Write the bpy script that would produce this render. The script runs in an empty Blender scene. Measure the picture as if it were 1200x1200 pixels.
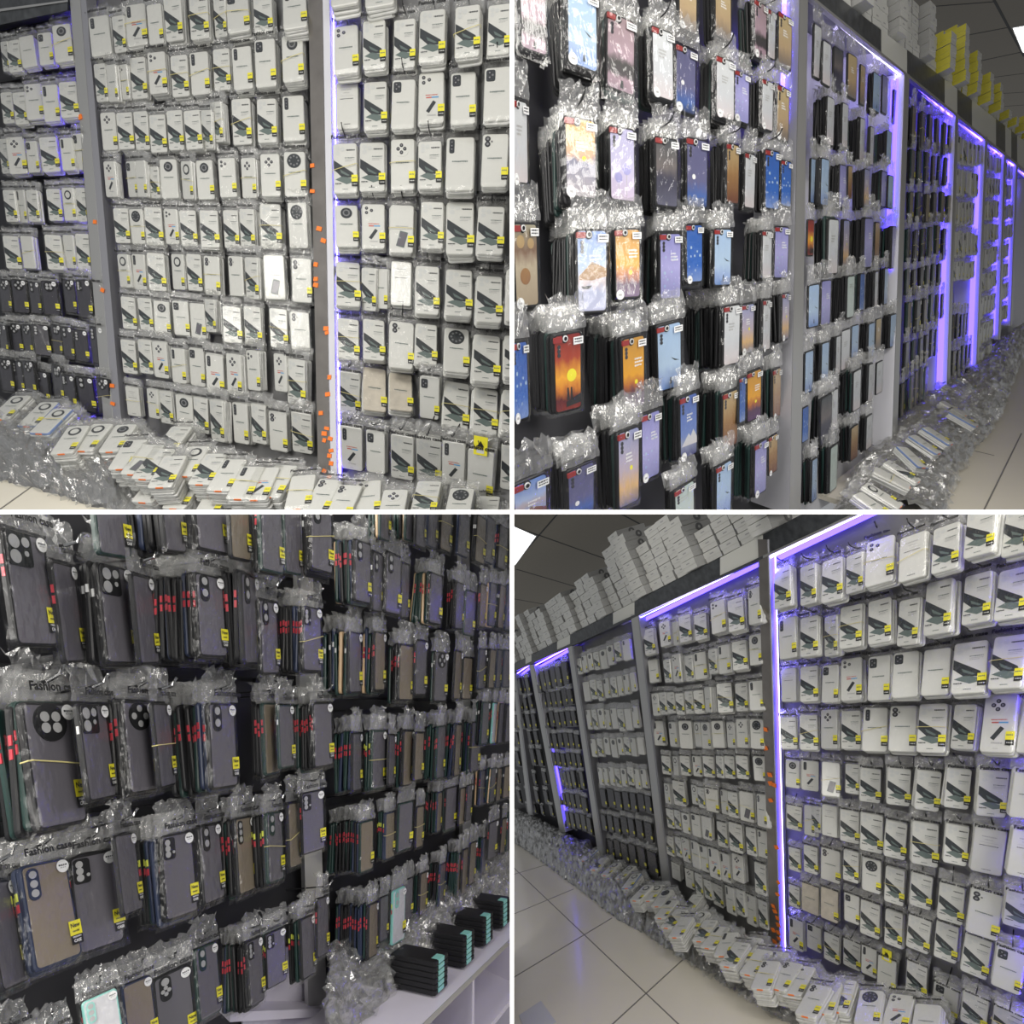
import bpy, bmesh, math, random
from mathutils import Vector, Matrix
random.seed(7)
RN = random.Random(11)
SC = bpy.context.scene
COL = SC.collection
F, CX, CY = 680.0, 600.0, 720.0          # lens, in pixels of the 1200 frame
CAMZ = 1.5

# ------------------------------------------------------------------ camera
cd = bpy.data.cameras.new('camera'); co = bpy.data.objects.new('camera', cd); COL.objects.link(co)
cd.sensor_width = 36; cd.lens = F / 1200 * 36; cd.shift_y = (CY - 600) / 1200; cd.clip_start = .02
co.location = (0, 0, CAMZ); co.rotation_euler = (math.pi / 2, 0, 0); SC.camera = co
SC.view_settings.view_transform = 'Standard'; SC.view_settings.look = 'None'
SC.view_settings.gamma = 1; SC.view_settings.use_curve_mapping = False
SC.view_settings.exposure = 0.0

def W(c): return Vector((c[0], c[2], CAMZ - c[1]))       # lens axes (right, down, forward) to world
def D(c): return Vector((c[0], c[2], -c[1]))

# ------------------------------------------------------------------ materials
MATS = {}
def mat(name, col, rough=.5, metal=0, emit=0, noise=0, nscale=30, bump=0, spec=.5, alpha=None, coat=0):
    if name in MATS: return MATS[name]
    m = bpy.data.materials.new(name); m.use_nodes = True; nt = m.node_tree; b = nt.nodes['Principled BSDF']
    c = (col[0], col[1], col[2], 1)
    b.inputs['Base Color'].default_value = c; b.inputs['Roughness'].default_value = rough; b.inputs['Metallic'].default_value = metal
    b.inputs['Specular IOR Level'].default_value = spec
    if coat: b.inputs['Coat Weight'].default_value = coat; b.inputs['Coat Roughness'].default_value = .12
    if emit:
        b.inputs['Emission Color'].default_value = c; b.inputs['Emission Strength'].default_value = emit
    if noise or bump:
        tc = nt.nodes.new('ShaderNodeTexCoord'); n = nt.nodes.new('ShaderNodeTexNoise'); n.inputs['Scale'].default_value = nscale
        n.inputs['Detail'].default_value = 3
        nt.links.new(tc.outputs['Object'], n.inputs['Vector'])
        if noise:
            r = nt.nodes.new('ShaderNodeMix'); r.data_type = 'RGBA'
            r.inputs[6].default_value = tuple(x * (1 - noise) for x in col) + (1,)
            r.inputs[7].default_value = tuple(min(1, x * (1 + noise)) for x in col) + (1,)
            nt.links.new(n.outputs['Fac'], r.inputs[0]); nt.links.new(r.outputs[2], b.inputs['Base Color'])
        if bump:
            bp = nt.nodes.new('ShaderNodeBump'); bp.inputs['Strength'].default_value = bump; bp.inputs['Distance'].default_value = .003
            nt.links.new(n.outputs['Fac'], bp.inputs['Height']); nt.links.new(bp.outputs['Normal'], b.inputs['Normal'])
    MATS[name] = m; return m

def film(name, base, edge, white, nscale, bstr, rough=.1):
    """clear plastic film: transparent, with glossy crinkles and a little milkiness"""
    m = bpy.data.materials.new(name); m.use_nodes = True; nt = m.node_tree; nt.nodes.clear()
    N = nt.nodes.new; L = nt.links.new
    out = N('ShaderNodeOutputMaterial'); tr = N('ShaderNodeBsdfTransparent'); gl = N('ShaderNodeBsdfGlossy'); df = N('ShaderNodeBsdfDiffuse')
    tr.inputs[0].default_value = (.97, .97, .96, 1)
    gl.inputs['Roughness'].default_value = rough; gl.inputs[0].default_value = (.95, .95, .95, 1); df.inputs[0].default_value = (.8, .8, .8, 1)
    tc = N('ShaderNodeTexCoord'); oi = N('ShaderNodeObjectInfo'); ad = N('ShaderNodeVectorMath'); ad.operation = 'ADD'
    mp = N('ShaderNodeMapping'); mp.inputs['Scale'].default_value = (1, .45, 1)
    L(tc.outputs['Object'], mp.inputs[0]); L(mp.outputs[0], ad.inputs[0])
    sc = N('ShaderNodeMath'); sc.operation = 'MULTIPLY'; sc.inputs[1].default_value = 37.0; L(oi.outputs['Random'], sc.inputs[0]); L(sc.outputs[0], ad.inputs[1])
    n = N('ShaderNodeTexNoise'); n.inputs['Scale'].default_value = nscale; n.inputs['Detail'].default_value = 2.5; L(ad.outputs[0], n.inputs['Vector'])
    bp = N('ShaderNodeBump'); bp.inputs['Strength'].default_value = bstr; bp.inputs['Distance'].default_value = .006
    L(n.outputs['Fac'], bp.inputs['Height']); L(bp.outputs['Normal'], gl.inputs['Normal'])
    lw = N('ShaderNodeLayerWeight'); lw.inputs['Blend'].default_value = .35; L(bp.outputs['Normal'], lw.inputs['Normal'])
    mr = N('ShaderNodeMapRange'); mr.inputs['To Min'].default_value = base; mr.inputs['To Max'].default_value = edge
    L(lw.outputs['Facing'], mr.inputs['Value'])
    m1 = N('ShaderNodeMixShader'); L(mr.outputs[0], m1.inputs[0]); L(tr.outputs[0], m1.inputs[1]); L(gl.outputs[0], m1.inputs[2])
    m2 = N('ShaderNodeMixShader'); m2.inputs[0].default_value = white; L(m1.outputs[0], m2.inputs[1]); L(df.outputs[0], m2.inputs[2])
    L(m2.outputs[0], out.inputs[0]); MATS[name] = m; return m

def ramp_mat(name, stops, noise=.12):
    """printed picture: bands of ink from the top of the case to its foot"""
    m = bpy.data.materials.new(name); m.use_nodes = True; nt = m.node_tree; b = nt.nodes['Principled BSDF']
    b.inputs['Roughness'].default_value = .3
    N = nt.nodes.new; L = nt.links.new
    tc = N('ShaderNodeTexCoord'); sp = N('ShaderNodeSeparateXYZ'); L(tc.outputs['Generated'], sp.inputs[0])
    n = N('ShaderNodeTexNoise'); n.inputs['Scale'].default_value = 5; n.inputs['Detail'].default_value = 5; L(tc.outputs['Generated'], n.inputs['Vector'])
    a = N('ShaderNodeMath'); a.operation = 'MULTIPLY_ADD'; a.inputs[1].default_value = noise * 2; L(n.outputs['Fac'], a.inputs[0])
    s = N('ShaderNodeMath'); s.operation = 'SUBTRACT'; s.inputs[0].default_value = 1 - noise; L(sp.outputs['Y'], s.inputs[1]); L(s.outputs[0], a.inputs[2])
    r = N('ShaderNodeValToRGB'); L(a.outputs[0], r.inputs[0])
    el = r.color_ramp.elements
    while len(el) < len(stops): el.new(.5)
    for e, (p, c) in zip(el, stops): e.position = p; e.color = (*c, 1)
    L(r.outputs[0], b.inputs['Base Color']); MATS[name] = m; return m

M = mat
M('white_case', (.66, .66, .63), .32, coat=.3); M('ink_dark', (.035, .04, .045), .4); M('ink_grey', (.13, .17, .16), .45)
M('ink_line', (.42, .42, .42), .5); M('ink_pale', (.60, .61, .60), .5); M('ink_red', (.55, .12, .1), .5); M('ink_blue', (.1, .35, .65), .5)
M('tag_yellow', (.86, .78, .04), .45); M('tag_black', (.02, .02, .02), .4); M('lens', (.05, .05, .06), .15); M('lens_ring', (.22, .22, .23), .3)
M('beige_case', (.58, .53, .45), .45, noise=.25, nscale=40); M('white_edge', (.62, .62, .60), .35, noise=.2, nscale=60)
M('black_case', (.014, .014, .016), .42, spec=.3); M('green_case', (.01, .034, .03), .42); M('navy_case', (.02, .03, .07), .42)
M('mint_case', (.25, .6, .55), .3, coat=.3); M('smoke_panel', (.135, .128, .15), .3, coat=.3); M('dark_panel', (.045, .043, .055), .3, coat=.3); M('tan_panel', (.24, .2, .15), .35, coat=.3)
M('pink_case', (.6, .33, .3), .3); M('button_red', (.5, .04, .06), .4); M('button_yellow', (.7, .75, .1), .4)
M('button_white', (.7, .7, .7), .4); M('sticker', (.85, .85, .85), .5); M('band', (.68, .6, .25), .5); M('lens_hole', (.42, .42, .43), .3)
M('orange', (.95, .22, .03), .5); M('brass', (.6, .42, .25), .3)
M('black_metal', (.015, .015, .017), .35, .3); M('hook_chrome', (.5, .5, .5), .25, 1)
M('upright_grey', (.36, .36, .39), .35, .4); M('upright_silver', (.5, .5, .49), .3, .6); M('mirror_strip', (.3, .28, .26), .28, .7, noise=.3, nscale=14)
M('panel_white', (.62, .62, .66), .4); M('board_grey', (.15, .15, .15), .6, noise=.25, nscale=12); M('board_dark', (.022, .022, .026), .5)
M('led', (.10, .05, 1.0), .5, emit=22); M('led_wide', (.09, .055, 1.0), .5, emit=5); M('led_white', (.62, .56, 1.0), .5, emit=7); M('lamp', (1, 1, 1), .5, emit=2.2)
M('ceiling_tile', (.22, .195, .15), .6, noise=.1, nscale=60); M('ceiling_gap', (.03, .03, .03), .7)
M('floor_tile', (.80, .75, .63), .3, noise=.05, nscale=3, coat=.3); M('grout', (.2, .19, .17), .6)
M('box_white', (.70, .70, .66), .5); M('box_yellow', (.62, .56, .05), .5); M('box_dark', (.1, .1, .1), .5)
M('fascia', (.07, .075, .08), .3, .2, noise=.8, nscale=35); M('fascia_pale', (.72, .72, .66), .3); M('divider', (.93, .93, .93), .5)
M('cab_white', (.66, .63, .72), .4); M('heap_core', (.3, .3, .29), .5, noise=.9, nscale=45); M('heap_dark', (.14, .14, .14), .45, noise=.95, nscale=45); M('ring_red', (.3, .03, .03), .35); M('box_end', (.3, .3, .29), .5)
M('blue_sleeve', (.18, .26, .5), .35, coat=.3)
film('bag_film', .012, .26, .004, 55, .8, .15); film('bag_header', .05, .55, .15, 75, 1.0, .12); film('bag_header_clear', .04, .5, .035, 75, 1.0, .12); film('bag_clear', .02, .5, .0, 45, .9, .07)
film('heap_film', .10, .65, .05, 45, 1.0, .12)
PR = {
 'sunset': [(0, (.62, .36, .1)), (.45, (.55, .33, .2)), (.55, (.16, .16, .24)), (1, (.3, .27, .3))],
 'lavender': [(0, (.42, .4, .62)), (.5, (.55, .52, .72)), (1, (.6, .5, .66))],
 'dark': [(0, (.05, .06, .07)), (.4, (.16, .14, .14)), (.6, (.05, .05, .08)), (1, (.1, .1, .15))],
 'night': [(0, (.11, .11, .22)), (.6, (.13, .13, .25)), (.85, (.07, .14, .4)), (1, (.03, .04, .1))],
 'sea': [(0, (.16, .27, .6)), (.45, (.42, .52, .75)), (.62, (.5, .42, .45)), (.75, (.35, .38, .55)), (1, (.4, .42, .6))],
 'ember': [(0, (.5, .26, .05)), (.5, (.75, .36, .03)), (.65, (.45, .14, .04)), (.8, (.1, .05, .1)), (1, (.12, .06, .16))],
 'violet': [(0, (.25, .25, .55)), (.5, (.42, .4, .72)), (1, (.25, .25, .5))],
 'blue': [(0, (.04, .12, .42)), (.7, (.04, .14, .5)), (1, (.2, .3, .6))],
 'pale_blue': [(0, (.36, .5, .72)), (.6, (.42, .55, .72)), (.85, (.3, .4, .66)), (1, (.14, .24, .5))],
 'red': [(0, (.22, .02, .02)), (.3, (.38, .06, .03)), (.55, (.85, .4, .04)), (.7, (.6, .2, .03)), (.85, (.1, .015, .02)), (1, (.22, .03, .02))],
 'white': [(0, (.66, .68, .7)), (.6, (.6, .62, .66)), (1, (.66, .6, .62))],
 'brown': [(0, (.5, .38, .2)), (.5, (.34, .19, .08)), (1, (.16, .06, .04))],
 'beige': [(0, (.36, .33, .24)), (.3, (.2, .12, .08)), (.5, (.45, .38, .28)), (1, (.34, .27, .19))],
 'pink': [(0, (.3, .22, .24)), (.5, (.42, .3, .36)), (.62, (.05, .05, .05)), (.78, (.06, .05, .06)), (.84, (.4, .28, .34)), (1, (.25, .17, .22))],
 'dusk': [(0, (.3, .33, .55)), (.5, (.5, .42, .5)), (.75, (.7, .45, .2)), (1, (.15, .15, .25))],
 'gold': [(0, (.5, .4, .22)), (.6, (.45, .33, .2)), (1, (.16, .14, .14))],
 'mountain': [(0, (.08, .14, .42)), (.6, (.16, .24, .55)), (.75, (.3, .34, .5)), (1, (.06, .06, .2))],
 'pale_green': [(0, (.5, .6, .56)), (1, (.55, .62, .6))],
}
for k, v in PR.items(): ramp_mat('print_' + k, v)

# ------------------------------------------------------------------ mesh builder
class MB:
    def __init__(s): s.v = []; s.f = []; s.m = []; s.names = []
    def mi(s, name):
        if name not in s.names: s.names.append(name)
        return s.names.index(name)
    def add(s, vs, fs, m):
        o = len(s.v); s.v += [tuple(v) for v in vs]; i = s.mi(m)
        for f in fs: s.f.append(tuple(o + k for k in f)); s.m.append(i)
    def poly(s, pts, m): s.add(pts, [tuple(range(len(pts)))], m)
    def prism(s, pts, z0, z1, m, bev=0, msides=None):
        """outline in x,y extruded from z0 to z1 with an optional bevelled front edge"""
        n = len(pts); cx = sum(p[0] for p in pts) / n; cy = sum(p[1] for p in pts) / n
        rings = [[(x, y, z0) for x, y in pts]]
        if bev:
            rings.append([(x, y, z1 - bev) for x, y in pts])
            L = max(max(abs(x - cx), abs(y - cy)) for x, y in pts)
            hx = max(abs(x - cx) for x, y in pts); hy = max(abs(y - cy) for x, y in pts)
            rings.append([(cx + (x - cx) * (hx - bev) / hx, cy + (y - cy) * (hy - bev) / hy, z1) for x, y in pts])
        else: rings.append([(x, y, z1) for x, y in pts])
        vs = [v for r in rings for v in r]; fs = []
        for k in range(len(rings) - 1):
            for i in range(n):
                j = (i + 1) % n; fs.append((k * n + i, k * n + j, (k + 1) * n + j, (k + 1) * n + i))
        s.add(vs, fs, msides or m)
        s.add(rings[-1], [tuple(range(n))], m); s.add(rings[0], [tuple(reversed(range(n)))], msides or m)
    def hexa(s, a, b, m):
        """solid between two quads given as four points each"""
        s.add(list(a) + list(b), [(0, 1, 2, 3), (7, 6, 5, 4), (0, 4, 5, 1), (1, 5, 6, 2), (2, 6, 7, 3), (3, 7, 4, 0)], m)
    def tube(s, pts, r, m, n=6):
        vs = []; fs = []
        for k, p in enumerate(pts):
            p = Vector(p); d = (Vector(pts[min(k + 1, len(pts) - 1)]) - Vector(pts[max(k - 1, 0)])).normalized()
            a = d.orthogonal().normalized(); b = d.cross(a)
            for i in range(n):
                t = 2 * math.pi * i / n; vs.append(p + (a * math.cos(t) + b * math.sin(t)) * r)
        for k in range(len(pts) - 1):
            for i in range(n): j = (i + 1) % n; fs.append((k * n + i, k * n + j, (k + 1) * n + j, (k + 1) * n + i))
        fs.append(tuple(reversed(range(n)))); fs.append(tuple((len(pts) - 1) * n + i for i in range(n)))
        s.add(vs, fs, m)
    def mesh(s, name):
        me = bpy.data.meshes.new(name); me.from_pydata(s.v, [], s.f)
        for n in s.names: me.materials.append(MATS[n])
        me.polygons.foreach_set('material_index', s.m); me.update()
        bm = bmesh.new(); bm.from_mesh(me)
        if name not in NOFLIP: bmesh.ops.recalc_face_normals(bm, faces=bm.faces)
        bm.to_mesh(me); bm.free(); return me
NOFLIP = {'clear_bag', 'insert_print', 'case_print', 'size_label', 'header_print', 'sticker'}

def rrect(w, h, r, cx=0, cy=0, n=4):
    pts = []
    for sx, sy, a0 in ((1, 1, 0), (-1, 1, 90), (-1, -1, 180), (1, -1, 270)):
        for k in range(n + 1):
            a = math.radians(a0 + 90 * k / n); pts.append((cx + sx * (w / 2 - r) + r * math.cos(a), cy + sy * (h / 2 - r) + r * math.sin(a)))
    return pts
def circ(cx, cy, r, n=16): return [(cx + r * math.cos(2 * math.pi * i / n), cy + r * math.sin(2 * math.pi * i / n)) for i in range(n)]
CW, CH, CT = .078, .160, .007
def T(u, v): return ((u - .5) * CW, (.5 - v) * CH)
def flat(mb, uv, z, m): mb.poly([(*T(u, v), z) for u, v in uv], m)
def bar(mb, u0, u1, v0, v1, z, m): flat(mb, [(u0, v1), (u1, v1), (u1, v0), (u0, v0)], z, m)
def cpoly(mb, c, z, m): mb.poly([(x, y, z) for x, y in c], m)
def strokes(mb, u0, u1, v, h, z, m, rnd):
    """a short line of print too small to read"""
    u = u0
    while u < u1:
        w = rnd.uniform(.025, .06); bar(mb, u, min(u + w, u1), v, v + h * rnd.uniform(.7, 1), z, m); u += w + .014

TEXT = {}
def text_mesh(body, size, name, m):
    cu = bpy.data.curves.new('t', 'FONT'); cu.body = body; cu.size = size; cu.offset = size * .03; cu.align_x = 'CENTER'; cu.resolution_u = 2
    ob = bpy.data.objects.new('t', cu); COL.objects.link(ob); dg = bpy.context.evaluated_depsgraph_get()
    me = bpy.data.meshes.new_from_object(ob.evaluated_get(dg)); me.name = name
    bpy.data.objects.remove(ob); me.materials.clear(); me.materials.append(MATS[m]); return me
def text_into(mb, body, size, x, y, z, m, sx=1, rot=0):
    me = text_mesh(body, size, 't', m); c, s = math.cos(rot), math.sin(rot)
    mb.add([(x + (v.co.x * sx) * c - v.co.y * s, y + (v.co.x * sx) * s + v.co.y * c, z) for v in me.vertices], [tuple(p.vertices) for p in me.polygons], m)
    bpy.data.meshes.remove(me)

ZF = CT + .0006
MESH = {}
def slab(name, m, w=CW, h=CH, t=CT, r=.009, bev=.002, msides=None):
    mb = MB(); mb.prism(rrect(w, h, r), 0, t, m, bev, msides); return mb.mesh(name)
MESH['body_white'] = slab('case_body', 'white_case'); MESH['body_beige'] = slab('case_body', 'beige_case')
MESH['body_blue'] = slab('case_body', 'white_case', msides='blue_sleeve')

def insert(kind, seed):
    r = random.Random(seed); mb = MB(); z = ZF
    if kind == 'd':
        flat(mb, [(.03, .34), (.03, .53), (.34, .675), (.74, .70), (.86, .64), (.84, .605)], z, 'ink_dark')
        flat(mb, [(.08, .73), (.42, .80), (.55, .83), (.86, .79), (.86, .735), (.42, .66), (.33, .675)], z, 'ink_grey')
        flat(mb, [(.28, .525), (.36, .55), (.70, .65), (.62, .665), (.34, .60)], z + .0003, 'ink_grey')
        strokes(mb, .56, .92, .13, .032, z, 'ink_dark', r); strokes(mb, .5, .9, .29, .02, z, 'ink_grey', r); strokes(mb, .5, .9, .33, .014, z, 'ink_line', r); strokes(mb, .5, .8, .36, .014, z, 'ink_line', r)
        strokes(mb, .08, .34, .80, .024, z, 'ink_dark', r); strokes(mb, .1, .26, .83, .01, z, 'ink_line', r); strokes(mb, .38, .6, .92, .02, z, 'ink_grey', r)
        for cx, cy in ((.2, .1), (.2, .2), (.4, .12)):
            cpoly(mb, circ(*T(cx, cy), .0075), z, 'ink_pale')
    elif kind == 'p':
        strokes(mb, .28, .76, .44, .022, z, 'ink_red', r); bar(mb, .3, .52, .485, .51, z, 'ink_red'); bar(mb, .52, .8, .485, .51, z, 'ink_blue')
        flat(mb, [(.30, .76), (.42, .80), (.70, .60), (.58, .56)], z, 'ink_dark'); strokes(mb, .35, .7, .83, .03, z, 'ink_line', r); strokes(mb, .42, .58, .93, .012, z, 'ink_line', r)
    elif kind == 'g':
        strokes(mb, .25, .78, .44, .022, z, 'ink_line', r); flat(mb, [(.28, .86), (.62, .90), (.78, .58), (.44, .54)], z, 'ink_grey')
        flat(mb, [(.31, .845), (.61, .88), (.75, .60), (.46, .565)], z + .0003, 'smoke_panel')
    elif kind == 'w':
        strokes(mb, .25, .72, .16, .03, z, 'ink_line', r); strokes(mb, .35, .62, .23, .02, z, 'ink_line', r); bar(mb, .2, .8, .30, .305, z, 'ink_line')
        strokes(mb, .2, .8, .36, .018, z, 'ink_dark', r); strokes(mb, .35, .65, .90, .014, z, 'ink_dark', r)
    else:
        strokes(mb, .22, .78, .455, .03, z, 'ink_grey', r); strokes(mb, .3, .66, .50, .012, z, 'ink_pale', r)
    return mb.mesh('insert_print')
for k in 'dpgwc': MESH['ins_' + k] = insert(k, ord(k))

def camera(kind):
    mb = MB(); z = CT; a = z + .0014
    def lens(u, v, r, m='lens', zz=a):
        c = T(u, v); mb.prism(circ(c[0], c[1], r), zz, zz + .0008, m); 
        mb.prism(circ(c[0], c[1], r * .45, 8), zz + .0008, zz + .0012, 'lens_ring')
    if kind == 's':
        c = T(.24, .16); mb.prism(rrect(.026, .034, .006, *c), z, a, 'ink_dark'); lens(.2, .11, .006, 'lens'); lens(.2, .2, .006); lens(.31, .155, .003, 'lens_ring')
    elif kind == 'v':
        c = T(.2, .18); mb.prism(rrect(.014, .042, .005, *c), z, a, 'ink_dark')
        for v in (.11, .18, .245): lens(.2, v, .0045)
    elif kind == 'r':
        c = T(.5, .2); mb.prism(circ(*c, .020, 20), z, a, 'ink_dark'); mb.prism(circ(*c, .0125, 16), a, a + .0006, 'lens_ring'); mb.prism(circ(*c, .008, 12), a + .0006, a + .001, 'ink_dark')
    elif kind == 'o':
        c = T(.5, .22); mb.prism(circ(*c, .022, 20), z, a, 'ink_dark'); mb.prism(circ(*c, .0145, 20), a, a + .0006, 'white_case')
    elif kind == 'R':
        c = T(.48, .21); mb.prism(circ(*c, .0255, 22), z, a, 'ink_dark')
        for i in range(8):
            t = i * math.pi / 4; mb.prism(circ(c[0] + .016 * math.cos(t), c[1] + .016 * math.sin(t), .0035, 8), a, a + .0006, 'lens_ring')
    elif kind == 'q':
        c = T(.45, .2); mb.prism(circ(*c, .025, 20), z, z + .0008, 'white_case')
        for du, dv in ((-.14, 0), (.14, 0), (0, -.07), (0, .07)): lens(.45 + du, .2 + dv, .0058, 'lens', z + .0008)
    elif kind == 't':
        for v in (.1, .2): lens(.2, v, .0085, 'lens', z); lens(.36, .15, .003, 'lens_ring', z)
    elif kind == 'x':                                  # three separate holes
        for u, v in ((.2, .1), (.2, .2), (.42, .15)): lens(u, v, .0055, 'lens', z)
    return mb.mesh('camera_module')
for k in 'svroRqtx': MESH['cam_' + k] = camera(k)

def label_mesh(big):
    mb = MB(); z = ZF + .0018
    bar(mb, .77, 1.03, .65, .79, z, 'tag_yellow'); bar(mb, .78, 1.03, .79, .88, z, 'tag_black')
    if big:
        text_into(mb, 'New', .0095, *T(.9, .715), z + .0003, 'tag_black', .85); text_into(mb, 'model', .005, *T(.9, .76), z + .0003, 'tag_black', .9)
        text_into(mb, 'FASHION', .0034, *T(.905, .815), z + .0003, 'sticker'); text_into(mb, 'CASE', .0062, *T(.905, .858), z + .0003, 'sticker', .85)
    else:
        r = random.Random(3); strokes(mb, .8, .99, .70, .025, z + .0003, 'ink_grey', r); strokes(mb, .82, 1., .83, .02, z + .0003, 'ink_pale', r)
    return mb.mesh('size_label')
MESH['label'] = label_mesh(False); MESH['label_big'] = label_mesh(True)

def bag(seed, hdr=.045, w=.094, amp=.0018, hamp=.006, hm='bag_header_clear'):
    """clear sleeve: a slightly slack sheet over the front, wrapped round the edges, crumpled header above"""
    r = random.Random(seed); mb = MB()
    xs = [-w / 2, -w / 2 + .004, -.036, -.018, 0, .018, .036, w / 2 - .004, w / 2]
    ys = [-.088 + i * .0171 for i in range(11)]
    def z_at(i, x, y):
        if i in (0, 8): return .002
        if i in (1, 7): return CT * .6
        return CT + .0035 + r.uniform(0, amp)
    vs = []; nx = len(xs)
    for j, y in enumerate(ys):
        for i, x in enumerate(xs):
            z = z_at(i, x, y)
            if j == 0: z = .003
            vs.append((x + r.uniform(-.001, .001), y, z))
    fs = [(j * nx + i, j * nx + i + 1, (j + 1) * nx + i + 1, (j + 1) * nx + i) for j in range(len(ys) - 1) for i in range(nx - 1)]
    mb.add(vs, fs, 'bag_film')
    n2 = 13; k2 = 6; vs = []
    for j in range(k2 + 1):
        for i in range(n2):
            x = -w / 2 + w * i / (n2 - 1); t = j / k2; x *= 1 - .10 * t + r.uniform(-.02, .02)
            y = .083 + hdr * t + (r.uniform(-.006, .006) if j == k2 else 0)
            vs.append((x, y, CT * (1 - .5 * t) + r.uniform(-hamp, hamp) * (.25 + .75 * t)))
    fs = [(j * n2 + i, j * n2 + i + 1, (j + 1) * n2 + i + 1, (j + 1) * n2 + i) for j in range(k2) for i in range(n2 - 1)]
    mb.add(vs, fs, hm)
    return mb.mesh('clear_bag')
for i in range(5):
    MESH['bag%d' % i] = bag(i); MESH['bagw%d' % i] = bag(20 + i, .066, .1, .0025, .009, 'bag_header')
def hdr_print():
    mb = MB(); text_into(mb, 'Fashion case', .0165, 0, .091, CT + .015, 'tag_black', .95, .02); return mb.mesh('header_print')
MESH['hdr'] = hdr_print()
def hdr_small():
    mb = MB(); text_into(mb, 'Fashion case', .0165, 0, .087, CT + .010, 'tag_black', 1.0, .02); text_into(mb, 'Fashion case', .0165, .0006, .0876, CT + .0102, 'tag_black', 1.0, .02); return mb.mesh('header_print')
MESH['hdr_small'] = hdr_small()
def band_mesh(v0, v1):
    mb = MB(); a = T(-.04, v0); b = T(1.04, v1); z = CT + .0055
    mb.tube([(a[0], a[1], 0), (a[0], a[1], z - .002), (a[0] + .004, a[1], z), ((a[0] + b[0]) / 2, (a[1] + b[1]) / 2, z + .001), (b[0] - .004, b[1], z), (b[0], b[1], z - .002), (b[0], b[1], 0)], .0009, 'band', 5)
    return mb.mesh('rubber_band')
for i, (a, b) in enumerate(((.5, .5), (.47, .53), (.56, .44), (.48, .46))): MESH['band%d' % i] = band_mesh(a, b)
def hanger():
    mb = MB(); mb.prism([(-.02, .07), (.02, .07), (.02, .125), (-.02, .125)], CT + .006, CT + .008, 'tag_yellow')
    mb.poly([(-.011, .095, CT + .0085), (.011, .095, CT + .0085), (0, .113, CT + .0085)], 'tag_black'); mb.poly([(-.011, .076, CT + .0085), (.011, .076, CT + .0085), (.011, .088, CT + .0085), (-.011, .088, CT + .0085)], 'white_case')
    return mb.mesh('hang_card')
MESH['hanger'] = hanger()
def side_sticker():
    mb = MB(); mb.prism([(-.012, -.0815), (.010, -.0815), (.012, -.0795), (-.01, -.0795)], .001, CT - .001, 'orange'); return mb.mesh('price_sticker')
MESH['price'] = side_sticker()

# printed cases
def print_mesh(kind):
    mb = MB(); r = random.Random(hash(kind) % 1000 if False else sum(map(ord, kind))); z = ZF
    W2, H2 = CW - .010, CH - .010
    mb.poly([(x, y, z) for x, y in rrect(W2, H2, .007)], 'print_' + kind); a = z + .0003
    if kind in ('ember', 'sunset', 'dusk'): cpoly(mb, circ(*T(.6, .62 if kind == 'ember' else .5), .005), a, 'tag_yellow')
    if kind == 'red':
        cpoly(mb, circ(*T(.62, .53), .013), a, 'tag_yellow')
        for u in (.46, .58): flat(mb, [(u, .68), (u + .05, .68), (u + .08, .84), (u - .01, .84)], a, 'tag_black')
        flat(mb, [(.42, .86), (.96, .78), (.96, .9), (.42, .93)], a, 'tag_black')
    if kind == 'lavender':
        for u, v, q in ((.65, .55, .013), (.35, .68, .011)):
            bar(mb, u - .008, u + .008, v, .92, a, 'ink_line'); cpoly(mb, circ(*T(u, v), q), a + .0002, 'print_violet')
    if kind == 'sea': flat(mb, [(.08, .55), (.5, .38), (.95, .46), (.95, .56), (.5, .60), (.1, .59)], a, 'print_brown'); flat(mb, [(.15, .67), (.5, .66), (.42, .70), (.22, .70)], a, 'ink_dark')
    if kind == 'night': cpoly(mb, circ(*T(.35, .55), .006), a, 'sticker')
    if kind == 'mountain': flat(mb, [(.1, .78), (.5, .6), (.6, .66), (.75, .56), (.95, .7), (.95, .8)], a, 'print_white')
    if kind == 'pale_blue': flat(mb, [(.55, .5), (.72, .54), (.88, .57), (.7, .56)], a, 'ink_dark'); flat(mb, [(.52, .8), (.56, .8), (.58, .9), (.5, .9)], a, 'ink_dark')
    if kind == 'pink': cpoly(mb, circ(*T(.55, .5), .014), a, 'print_pink'); flat(mb, [(.5, .84), (.58, .84), (.6, .94), (.48, .94)], a, 'ink_dark')
    if kind in ('blue', 'violet'):
        for k in range(9): cpoly(mb, circ(*T(r.uniform(.15, .85), r.uniform(.3, .9)), r.uniform(.001, .005), 8), a, 'print_pale_blue')
    if kind in ('sunset', 'mountain', 'white', 'sea', 'dusk', 'ember', 'violet', 'gold'):
        u0 = r.uniform(.25, .55)
        for k in range(3): strokes(mb, u0, u0 + r.uniform(.2, .35), .3 + k * .045, .028, a, 'sticker' if kind != 'white' else 'ink_line', r)
    if kind == 'pale_green':
        for k in range(2): strokes(mb, .3, .7, .2 + k * .05, .02, a, 'ink_line', r)
    if kind == 'beige':
        for u, v, q in ((.3, .22, .012), (.7, .24, .010), (.45, .62, .016)): cpoly(mb, circ(*T(u, v), q), a, 'print_brown')
    return mb.mesh('case_print')
for k in PR: MESH['print_' + k] = print_mesh(k)
MESH['frame_black'] = slab('case_frame', 'black_case')
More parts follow.
